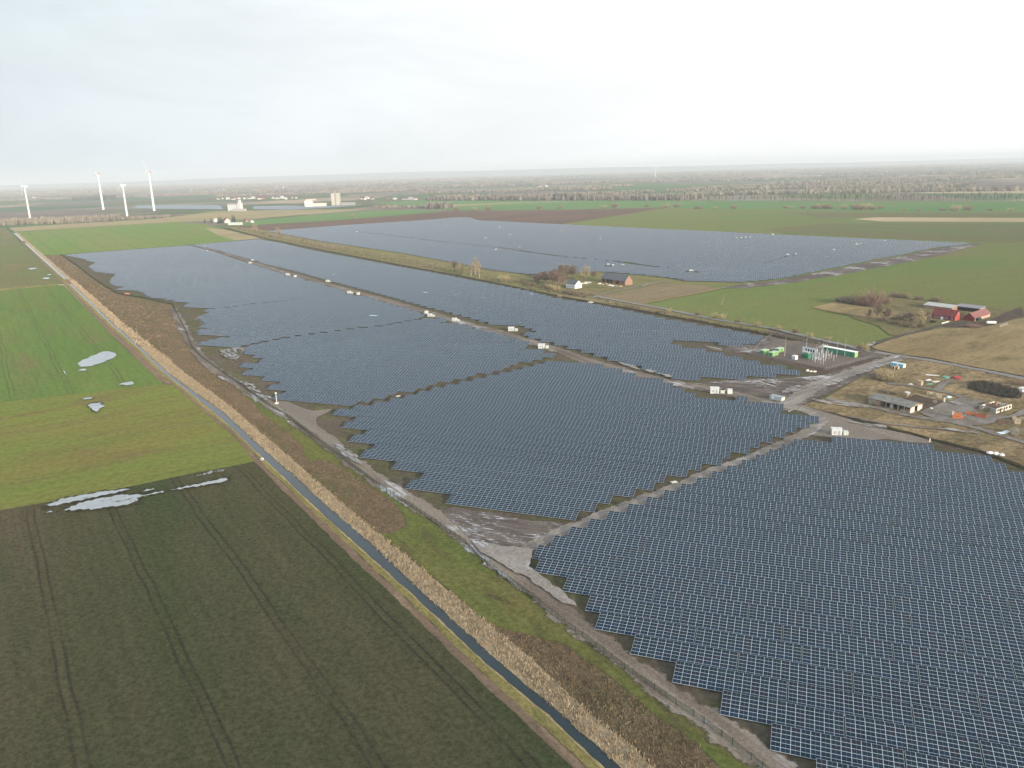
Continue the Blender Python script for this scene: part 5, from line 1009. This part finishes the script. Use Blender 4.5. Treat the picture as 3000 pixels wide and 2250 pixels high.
for x, y, kk in STN:
    p = G(x, y); lab = SLAB.get(kk)
    if kk == 1:
        t_ = thing('switch_cabinet', lab[0], 'cabinet', (p.x, p.y, .05), ROW_ANG, lab[1]); t_.scale = (.85,) * 3; link('cabin', SM['small'], t_); link('roof', SM['sroof'], t_); link('slab', SM['sslab'], t_); continue
    lb = {(1501, 971): 'white inverter station on a sandy pad beyond the service road', (1590, 1022): 'white inverter station at the near end of the left block', (2098, 1154): 'large white station group by the muddy yard', (2455, 1276): 'white inverter station on the gravel yard above the near block'}.get((x, y), lab and lab[0])
    t_ = thing('inverter_station', lb, 'station', (p.x, p.y, .05), ROW_ANG + (R(8) if kk > 4 else 0), lab[1] if lab else None)
    link('cabin', SM['body'], t_); link('roof', SM['roof'], t_); link('slab', SM['slab'], t_); link('transformer', SM['trafo'], t_); dd = link('door', SM['vent'], t_)
    if kk == 6: MB().box(4.9, -1.2, 0, 7.0, 1.2, 2.4).obj('cabin_extension', M_WHITE, t_); MB().box(2.0, -1.0, 2.103, 3.5, -.9, 2.6).obj('louvre', M_DARK, t_)
    t_.scale = ({2: .7, 3: .75, 4: .8, 5: .95, 6: 1.0}[kk],) * 3

# ---------- wind turbines
def turbine(label, base, hubpx, rot, yaw, red=True, group='white wind turbines of the left horizon'):
    b = G(*base); h = HGT(base[0], base[1], hubpx); t = thing('wind_turbine', label, 'wind turbine', (b.x, b.y, 0), yaw, group)
    rb = h * .030
    MB().cyl((0, 0, 0), (0, 0, h - 2), rb, rb * .52, 20).obj('tower', M_TURB, t, smooth=False)
    nc = MB().prism([(-3.5, h - 2.2), (7.5, h - 1.8), (8.5, h), (7.5, h + 2.3), (-3.5, h + 2.5), (-4.5, h)], -1.9, 1.9).obj('nacelle', M_TRED if red else M_TURB, t)
    MB().cyl((-4.6, 0, h), (-8.0, 0, h), 1.9, .7, 14).obj('hub', M_TURB, t)
    for q in range(3):
        a = rot + q * 2 * math.pi / 3; L = h * .36; m = MB(); c, s = math.cos(a), math.sin(a)
        sec = [(0, 1.0, 1.0), (.08, 1.2, 1.1), (.2, 2.1, .7), (.5, 1.5, .4), (.85, .8, .22), (1, .25, .1)]; V = []
        for f, wv, th in sec:
            for (u, v) in ((-.35, 0), (.1, .5), (.65, 0), (.1, -.5)): V.append((-6.2 + v * th * 1.8, (u * wv * 2.2) * -s + f * L * c, h + (u * wv * 2.2) * c + f * L * s))
        F = [(4 * i + j, 4 * i + (j + 1) % 4, 4 * i + 4 + (j + 1) % 4, 4 * i + 4 + j) for i in range(len(sec) - 1) for j in range(4)] + [(3, 2, 1, 0), tuple(range(4 * len(sec) - 4, 4 * len(sec)))]
        m.add(V, F).obj('blade', M_TURB, t)
for lb, base, hp, rot, red in (('white wind turbine farthest left, apart from the other three', (88, 638), 547, R(60), False), ('white wind turbine with red nacelle, second from the left', (303, 614), 509, R(98), True), ('shorter white wind turbine between the two with red nacelles', (373, 634), 543, R(90), False), ('tall white wind turbine with red nacelle, rightmost of the four', (452, 618), 505, R(65), True)): turbine(lb, base, hp, rot, R(48), red)
turbine('tiny white wind turbine alone in the hazy far plain', (1921, 519), 489, R(90), R(60), False, None)
# ---------- mills, silos and village behind
k = G(672, 618); t_ = thing('grain_silo', 'row of white grain silos with a stepped head house', 'silo', (k.x, k.y, 0), R(-22)); hs = HGT(672, 618, 601)
for i in range(5): MB().cyl((i * 9.0, 0, 0), (i * 9.0, 0, hs), 4.4, n=16).obj('silo_cell', M_WHITE, t_)
MB().box(-4, -3, hs + .01, 40, 3, hs + 4).obj('conveyor_gallery', M_CONCW, t_); MB().box(38, -6, 0, 50, 6, hs + 6).box(41, -4, hs + 6, 47, 4, hs + 15).obj('head_house', M_WHITE, t_); MB().box(24, -14, 0, 74, -8, 7).obj('low_store', M_CONCW, t_)
k = G(972, 602); t_ = thing('silo_tower', 'tall twin concrete silo tower on the left plain', 'silo', (k.x, k.y, 0), R(0)); hs = HGT(985, 602, 566); w2 = (G(1002, 602) - G(971, 603)).length * .80
for i in range(2): MB().box(i * w2 * .55, 0, 0, i * w2 * .55 + w2 * .43, 22, hs).obj('silo_block', M_CONCW, t_)
MB().box(w2 * .43 + .01, 3, 0, w2 * .55 - .01, 19, hs + 6).obj('stair_tower', M_CONCG, t_); MB().box(w2 + 1, 3, 0, w2 + 52, 14, 9).obj('low_store', M_CONCG, t_)
k = G(893, 607); t_ = thing('mill_building', 'white mill building left of the tall silo tower', 'mill', (k.x, k.y, 0), R(5))
hm_ = HGT(893, 607, 588); MB().box(0, 0, 0, 26, 26, hm_).obj('main_block', M_WHITE, t_); MB().box(26.02, 4, 0, 70, 24, hm_ * .55).obj('side_wing', M_CREAM, t_); MB().box(4, 4, hm_ + .01, 38, 20, hm_ + 5).obj('roof_storey', plain('pinkish_render', (.55, .42, .36), .8, .2), t_)
HW = {}
def hut_meshes(key, wall, roof):
    HW[key] = (MB().prism([(-5, 0), (5, 0), (5, 4), (0, 8), (-5, 4)], -6, 6).mesh('wall', wall), MB().prism([(-5.6, 3.5), (0, 8.05), (5.6, 3.5), (5.6, 3.8), (0, 8.4), (-5.6, 3.8)], -6.4, 6.4).mesh('roof', roof))
M_PL2 = plain('dull_plaster', (.58, .55, .50), .85, .1, var=.12)
hut_meshes('w', M_PL2, M_REDR); hut_meshes('g', M_PL2, M_SLATE); hut_meshes('b', M_BRICKL, M_REDR); hut_meshes('l', M_WHITE, M_CONCW)
def village(lab, grp, lst):
    for i, (x, y) in enumerate(lst):
        p = G(x, y); key = 'wglwbg'[i % 6]; t = thing('village_house', lab, 'house', (p.x, p.y, 0), RNG.uniform(0, 3.14), grp); t.scale = (RNG.uniform(.9, 1.5),) * 3
        link('wall', HW[key][0], t); link('roof', HW[key][1], t)
village('small pale house of the village behind the grain silos', 'village behind the silos', [(x, 583 + (x % 7) * .5 - (x - 640) * .008) for x in (640, 652, 668, 684, 694, 702, 716, 730, 742, 760, 772, 798, 808, 815, 826, 838, 856, 868)])
village('small pale house of the hamlet right of the silo tower', 'hamlet right of the silo tower', [(1060, 584), (1068, 585), (1076, 583), (1092, 584), (1138, 583), (1156, 584), (1186, 585), (1196, 585), (1208, 585), (1216, 585)])
village('small house of the hazy village in the middle plain', 'village in the middle plain', [(1580, 547), (1588, 549), (1600, 548), (1606, 550), (1616, 551), (1636, 549), (1646, 550), (1664, 548), (1680, 549), (1690, 550)])
village('small pale house on the hazy plain beyond the left fields', 'houses of the far left plain', [(130, 550), (148, 550), (100, 582), (560, 558), (575, 557), (640, 556), (655, 555), (810, 550), (830, 551), (850, 551), (2350, 517), (2400, 516), (2440, 517), (2490, 517), (1020, 528), (1090, 531), (1110, 531), (1140, 529), (1170, 529)])
# far farmstead
for K, lb, key, s in (((664, 653), 'white farmhouse with red roof in the far farmstead', 'w', 1.35), ((632, 650), 'pale house half hidden by conifers in the far farmstead', 'l', 1.1), ((722, 651), 'low pale outbuilding right of the far farmstead', 'b', .9), ((738, 652), 'small outbuilding at the right end of the far farmstead', 'l', .7)):
    p = G(*K); t = thing('farm_building', lb, 'house', (p.x, p.y, 0), R(35)); t.scale = (s,) * 3; link('wall', HW[key][0], t); link('roof', HW[key][1], t)
k = G(668, 659.5); t_ = thing('long_barn', 'long low white barn in front of the far farmstead', 'barn', (k.x, k.y, 0), R(-12)); MB().box(0, 0, 0, 30, 10, 5).obj('wall', M_WHITE, t_); MB().prism([(-.5, 5.01), (30.5, 5.01), (30.5, 5.4), (-.5, 5.4)], -.5, 10.5).obj('roof', M_WHITE, t_)
CON = []
for i, (x, y, h) in enumerate(((640, 655, 16), (646, 656, 18), (652, 654, 15), (682, 650, 17), (688, 651, 18), (620, 653, 13), (600, 654, 12))):
    if not CON:
        m = MB()
        for j in range(9):
            z = 1.2 + j * .95; r = (1 - j / 9.5) * 2.3
            for q in range(11): a = q * .571 + j; m.add([(0, 0, z + .9), (math.cos(a) * r, math.sin(a) * r, z - .5), (math.cos(a + .5) * r * .75, math.sin(a + .5) * r * .75, z - .1)], [(0, 1, 2)])
        CON += [m.mesh('crown', M_CONIF), MB().cyl((0, 0, 0), (0, 0, 9), .22, .05, 6).mesh('trunk', M_BARK)]
    p = G(x, y); t = thing('conifer', 'dark conifer around the far farmstead', 'tree', (p.x, p.y, 0), i, 'conifers of the far farmstead'); t.scale = (h / 10 * 1.3, h / 10 * 1.3, h / 10); link('trunk', CON[1], t); link('crown', CON[0], t)
# far solar field behind the turbines: surface rows, too far to count
def far_rows(px, label):
    poly = [tuple(G(*p).xy) for p in px]; A = np.array(poly) @ np.c_[U2, N2]; V, F, UV = [], [], []
    for v in np.arange(A[:, 1].min(), A[:, 1].max(), 9.0):
        for s, e in row_spans([tuple(a) for a in A], v):
            while e - s > 12:
                f = min(e, s + 60); i = len(V)
                for u, y, z in ((s, 0, .8), (f, 0, .8), (f, 7.6, 2.2), (s, 7.6, 2.2)): q = wpos(u, v + y); V.append((q[0], q[1], z))
                F.append((i, i + 1, i + 2, i + 3)); n = (f - s) / MW; UV += [(0, 0), (n, 0), (n, 6), (0, 6)]; s = f + .5
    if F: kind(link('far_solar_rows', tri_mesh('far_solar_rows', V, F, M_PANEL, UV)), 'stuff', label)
far_rows([(385, 611), (400, 604), (520, 602), (640, 603), (652, 614), (520, 613)], 'far solar field behind the right wind turbine')
far_rows([(742, 614), (740, 606), (860, 604), (900, 608), (1030, 602), (1060, 602), (960, 610), (860, 615)], 'far solar field in front of the mill building')
# ---------- small things of the yards
def obj1(name, label, cat, K, parts, rz=0, group=None, s=1.0):
    p = G(*K); t = thing(name, label, cat, (p.x, p.y, .03), rz, group); t.scale = (s,) * 3
    for pn, mb, mt in parts: mb.obj(pn, mt, t)
    return t
def drum_parts(r=1.0, w=.9): return [('rim', MB().cyl((-w / 2, 0, r), (-w / 2 + .1, 0, r), r, n=18).cyl((w / 2 - .1, 0, r), (w / 2, 0, r), r, n=18), M_STRAW), ('core', MB().cyl((-w / 2 + .1, 0, r), (w / 2 - .1, 0, r), r * .55, n=14), M_BLACK)]
for K, rz, r_ in (((2619, 1083), R(-50), 1.0), ((2629, 1083.5), R(-50), 1.0)): obj1('cable_drum', 'pale wooden cable drum in front of the blue trailer', 'cable drum', K, drum_parts(r_), rz, 'cable drums by the blue trailer')
for K, rz in (((2721, 1159), 1), ((2728, 1160), 1.2), ((2739, 1163), .8), ((2747, 1165), 1.1), ((2752, 1167), .9), ((2737, 1184), .3)): obj1('cable_drum', 'pale wooden cable drum on the yard behind the long shed', 'cable drum', K, drum_parts(.9), rz, 'cable drums behind the long shed')
for K, rz, r_ in (((2971, 1274), .6, 1.5), ((2975, 1277), .6, 1.3), ((2999, 1278), .5, 1.6), ((2980, 1244), 1.0, 1.2), ((2992, 1236), .8, 1.0), ((2972, 1234), 1.2, .9)): obj1('cable_drum', 'large weathered cable drum at the right edge of the yard', 'cable drum', K, drum_parts(r_, 1.1), rz, 'large drums at the right edge')
obj1('spreader_hopper', 'orange hopper shaped machine lying on the yard grass', 'machine', (2803, 1229), [('lower_hopper', MB().prism([(-1.9, .2), (1.3, .1), (2.2, 1.3), (-1.7, 1.6)], -1.1, 1.1), M_ORANGE), ('upper_hopper', MB().prism([(-1.5, 1.62), (1.0, 1.5), (1.5, 3.0), (-.4, 2.6), (-1.4, 2.9)], -.9, .9), M_ORANGE), ('cover', MB().prism([(-1.9, 2.2), (-1.55, 1.7), (-1.45, 2.95), (-1.75, 3.0)], -.95, .95), M_CREAM)], R(-25))
def skip_parts(m): return [('bin', MB().box(-1.9, -.9, .5, 1.9, -.8, 1.5).box(-1.9, .8, .5, 1.9, .9, 1.5).box(-1.9, -.8, .5, -1.8, .8, 1.5).box(1.8, -.8, .5, 1.9, .8, 1.5).box(-1.8, -.8, .5, 1.8, .8, .6), m), ('lining', MB().box(-1.78, -.78, .61, 1.78, .78, .9), M_DARK), ('wheel', MB().cyl((-1, -1.05, .4), (-1, -.92, .4), .4, n=12).cyl((1, -1.05, .4), (1, -.92, .4), .4, n=12), M_BLACK)]
obj1('trough_wagon', 'open orange trough wagon left of the dark red one', 'wagon', (2843, 1219), skip_parts(M_ORANGE), R(-38)); obj1('trough_wagon', 'open dark red trough wagon near the ruined building', 'wagon', (2873, 1226), skip_parts(M_RUST), R(-38))
obj1('van', 'white van parked at the right edge of the scrap yard', 'van', (2996, 1149), [('body', MB().prism([(-2.4, .4), (2.3, .4), (2.4, 1.1), (1.6, 1.3), (1.0, 2.2), (-2.3, 2.2)], -.95, .95), M_WHITE), ('window', MB().prism([(-1.9, 1.45), (1.15, 1.45), (.85, 2.0), (-1.9, 2.0)], -.97, -.953), M_GLASS), ('wheel', MB().cyl((-1.5, -1.0, .36), (-1.5, -.8, .36), .36, n=12).cyl((1.5, -1.0, .36), (1.5, -.8, .36), .36, n=12), M_BLACK)], R(30))
obj1('tank_trailer', 'white round ended tank trailer in front of the red barn', 'tank', (2903, 953), [('tank', MB().cyl((-2.4, 0, 1.7), (2.4, 0, 1.7), .95, n=16).cyl((2.4, 0, 1.7), (2.8, 0, 1.7), .95, .5, 16).cyl((-2.8, 0, 1.7), (-2.4, 0, 1.7), .5, .95, 16), M_WHITE), ('chassis', MB().box(-2.2, -.7, .5, 2.2, .7, .74), M_DARK), ('wheel', MB().cyl((-1, -1, .45), (-1, -.7, .45), .45, n=12).cyl((1, -1, .45), (1, -.7, .45), .45, n=12), M_BLACK)], R(-15))
obj1('covered_wagon', 'dark green covered wagon at the front of the red barn', 'wagon', (2864, 942), [('cover', MB().prism([(-1.2, .8), (1.2, .8), (1.2, 2.0), (.6, 2.5), (-.6, 2.5), (-1.2, 2.0)], -2.2, 2.2), plain('dark_green_tarp', (.02, .05, .04), .7, .2)), ('wheel', MB().cyl((-1.3, -1.2, .4), (-1.1, -1.2, .4), .4, n=12).cyl((-1.3, 1.2, .4), (-1.1, 1.2, .4), .4, n=12), M_BLACK)], R(-60))
for i in range(5): obj1('stone_pillar', 'pale stone pillar of the short row in the red farm meadow', 'pillar', (2930 + 5 * i, 959.5 - 1.6 * i), [('shaft', MB().cyl((0, 0, 0), (0, 0, 2.4), .5, .34, 10), M_CONCW), ('cap', MB().cyl((0, 0, 2.4), (0, 0, 2.75), .55, .25, 10), M_CONCG)], 0, 'stone pillars of the red farm', .62)
obj1('garden_wall', 'low pale wall beside the lane at the red house', 'wall', (2758, 951), [('wall', MB().box(0, -.2, 0, 9.5, .2, 1.1), M_CREAM)], R(36))
obj1('hay_heap', 'white wrapped heap on the grass behind the open barn', 'heap', (2828, 901), [('wrap', MB().lump((0, 0, .7), (3.2, 1.3, 1.0), 3, .06), M_WHITE)], R(-10))
obj1('junk_heap', 'red and green junk heap at the end of the concrete path', 'heap', (2793, 1111), [('red_cover', MB().lump((1, 0, .7), (2.4, 1.4, .9), 2, .2, seed=2), plain('red_tarp', (.30, .05, .05), .6, .3)), ('green_cover', MB().lump((-3, .4, .5), (1.9, 1.2, .7), 2, .25, seed=3), M_TEAL)], R(-20))
obj1('sheet_stack', 'long white sheet stack lying on the grass above the hut', 'stack', (2731, 1102), [('sheets', MB().prism([(-3, .1), (3, .1), (2.9, .5), (-2.8, .6)], -.7, .7), M_WHITE)], R(-30)); obj1('tarp_heap', 'small teal tarpaulin heap right of the hut', 'heap', (2721, 1128), [('tarp', MB().lump((0, 0, .3), (1.7, 1.0, .5), 2, .25), M_TEAL)]); obj1('rubble_heap', 'pale grey rubble heap right of the teal tarpaulin', 'heap', (2739, 1121), [('rubble', MB().lump((0, 0, .3), (2.0, 1.1, .6), 2, .3, seed=5), M_CONCW)]); obj1('sack_pile', 'pair of white sacks near the hut', 'sacks', (2716, 1117), [('sack', MB().lump((0, 0, .4), (.9, .7, .5), 2, .15).lump((1.3, .4, .4), (.8, .7, .5), 2, .15, seed=2), M_WHITE)])
obj1('rubble_heap', 'pale heap left of the wooden hut beside the lane', 'heap', (2667, 1130), [('rubble', MB().lump((0, 0, .4), (1.2, .9, .7), 2, .3, seed=8), M_CONCW)]); obj1('tank', 'pale turquoise plastic tank on the yard grass', 'tank', (2779, 1168), [('shell', MB().lump((0, 0, .6), (1.2, .8, .65), 3, .03), plain('turquoise_plastic', (.42, .62, .60), .4, .4))]); obj1('silo_hopper', 'white mushroom shaped hopper behind the long shed', 'hopper', (2657, 1166), [('bowl', MB().cyl((0, 0, 1.6), (0, 0, 2.6), .6, 1.2, 14), M_WHITE), ('stem', MB().cyl((0, 0, 0), (0, 0, 1.6), .5, n=10), M_BRICKL)])
obj1('concrete_post', 'short pale concrete post standing on the yard', 'post', (2765, 1181), [('shaft', MB().box(-.3, -.3, 0, .3, .3, 2.4), M_CONCW)]); obj1('white_box', 'small white block at the edge of the concrete yard', 'block', (2728, 1201), [('block', MB().box(-.5, -.5, 0, .5, .5, .9), M_WHITE)]); obj1('sheet_stack', 'pale blue bent sheets beside the large drums', 'sheets', (2938, 1271), [('sheets', MB().prism([(-2.6, .1), (2.4, .15), (2.6, .8), (.4, .5), (-2.4, .7)], -.9, .9), plain('pale_blue_sheet', (.55, .66, .70), .4, .4))], R(20))
obj1('bag_pile', 'pile of white building bags at the ditch by the near block', 'bags', (2899, 1333), [('bag', MB().lump((0, 0, .6), (1.2, 1.0, .8), 3, .08).lump((1.8, -.5, .55), (1.1, .9, .7), 3, .08, seed=3).lump((3.2, -1.6, .5), (1.0, .9, .6), 3, .08, seed=4), M_WHITE)]); obj1('marker_post', 'short pale marker post behind the near solar block', 'post', (2723, 1299), [('shaft', MB().box(-.15, -.15, 0, .15, .15, 1.9), M_CREAM)])
obj1('stone_heap', 'scattered pale stones beside the dirt bank near the cabins', 'stones', (2365, 1090), [('stone', MB().lump((0, 0, .5), (.8, .6, .9), 2, .2).lump((1.5, -.8, .35), (1.0, .8, .5), 2, .2, seed=2).lump((3, -1.6, .4), (.9, .8, .6), 2, .2, seed=3), M_CREAM)])
m = MB()
for i in range(60): m.lump((RNG.uniform(-7, 9), RNG.uniform(-2.5, 2.5), .1), (RNG.uniform(.15, .5), RNG.uniform(.12, .4), RNG.uniform(.1, .3)), 1, .3, seed=i)
p = G(2145, 1128); o = m.obj('rubble', M_CONCG); o.location = (p.x, p.y, .03); kind(o, 'stuff', 'loose broken concrete on the muddy yard')
obj1('camera_mast', 'white camera mast on a block at the corner of the perimeter track', 'mast', (811.5, 1186), [('footing', MB().box(-.75, -.75, 0, .75, .75, 1.0), M_CREAM), ('pole', MB().cyl((0, 0, 1), (0, 0, 5.2), .16, n=10), M_WHITE), ('camera_head', MB().lump((0, 0, 5.5), (.5, .5, .42), 2, .02), M_WHITE)])
obj1('fence_gate', 'small dark gate with white sill in the canal side fence', 'gate', (1420, 1662), [('frame', MB().box(-1.5, -.06, 0, -1.38, .06, 2.3).box(1.38, -.06, 0, 1.5, .06, 2.3).box(-1.38, -.05, 2.1, 1.38, .05, 2.2), M_POSTG), ('sill', MB().box(-1.2, -.9, .02, 1.4, -.5, .35), M_WHITE), ('lamp', MB().box(-.2, -.1, 1.0, .1, .1, 1.3), M_WHITE)], R(-56)); obj1('culvert_head', 'small white culvert block beside the canal at the field corner', 'block', (768, 1350), [('block', MB().box(-.5, -.4, 0, .5, .4, 1.0), M_WHITE), ('opening', MB().box(-.35, -.45, .35, .1, -.403, .85), M_DARK)], R(35)); obj1('bench_block', 'pale block by the fence next to the gravel fan', 'block', (845, 1238), [('block', MB().box(-.9, -.3, 0, .9, .3, .6), M_CONCW), ('post', MB().box(-.05, .3, 0, .05, .4, 2), M_POSTG)], R(-56))
obj1('orange_heap', 'orange sheeted heap inside the fence at the far left block', 'heap', (372, 863), [('sheet', MB().lump((0, 0, .6), (3, 1.6, .9), 3, .1), plain('orange_sheet', (.60, .22, .12), .6, .3))], R(-20))
for K in ((1240, 1139), (1167, 1163), (1975, 1416)): obj1('pallet_stack', 'small pale pallet left in the gap between solar blocks', 'pallet', K, [('boards', MB().box(-1, -.7, 0, 1, .7, .5), M_CREAM)], R(20), 'pallets between the blocks')
obj1('white_car', 'small white vehicle by the hedge near the farmhouse lane', 'car', (1731, 889), [('body', MB().prism([(-2, .35), (2, .35), (2, .9), (1.0, 1.0), (.6, 1.5), (-1.2, 1.5), (-1.9, .9)], -.85, .85), M_WHITE), ('window', MB().prism([(-1.3, .98), (.85, .98), (.5, 1.4), (-1.1, 1.4)], -.87, -.853), M_GLASS), ('wheel', MB().cyl((-1.2, -.95, .32), (-1.2, -.75, .32), .32, n=10).cyl((1.2, -.95, .32), (1.2, -.75, .32), .32, n=10), M_BLACK)], R(-20))
for i, K in enumerate(((1756, 834), (1766, 836), (1776, 835), (1786, 838), (1796, 840), (1806, 841), (1818, 842))): obj1('junk_heap', 'pale junk heap in front of the brick barn', 'heap', K, [('junk', MB().lump((0, 0, .5), (1.6, 1.1, .9), 2, .35, seed=i), (M_CREAM, M_CONCG, M_WOOD2, M_WHITE)[i % 4])], i, 'junk heaps in front of the barn')
for i, K in enumerate(((1712, 832), (1722, 829))): obj1('lumber_pile', 'pale timber pile right of the white farmhouse', 'timber', K, [('planks', MB().box(-3, -.8, 0, 3, .8, .9), M_WHITE if i else M_CREAM)], R(-10), 'timber piles by the farmhouse')

# ================================================================ HAZE
hm = bpy.data.materials.new('haze'); hm.use_nodes = True; t = NT(hm.node_tree)
vol = t.n('ShaderNodeVolumePrincipled', i_Color=(.78, .83, .88, 1), i_Density=HAZE, i_Anisotropy=0.0)
t.link(vol.outputs[0], t.n('ShaderNodeOutputMaterial').inputs['Volume'])
hz = MB().box(-26200, -2700, -1.2, 26200, 33200, 235).obj('haze', hm); kind(hz, 'stuff', 'pale winter haze over the plain')
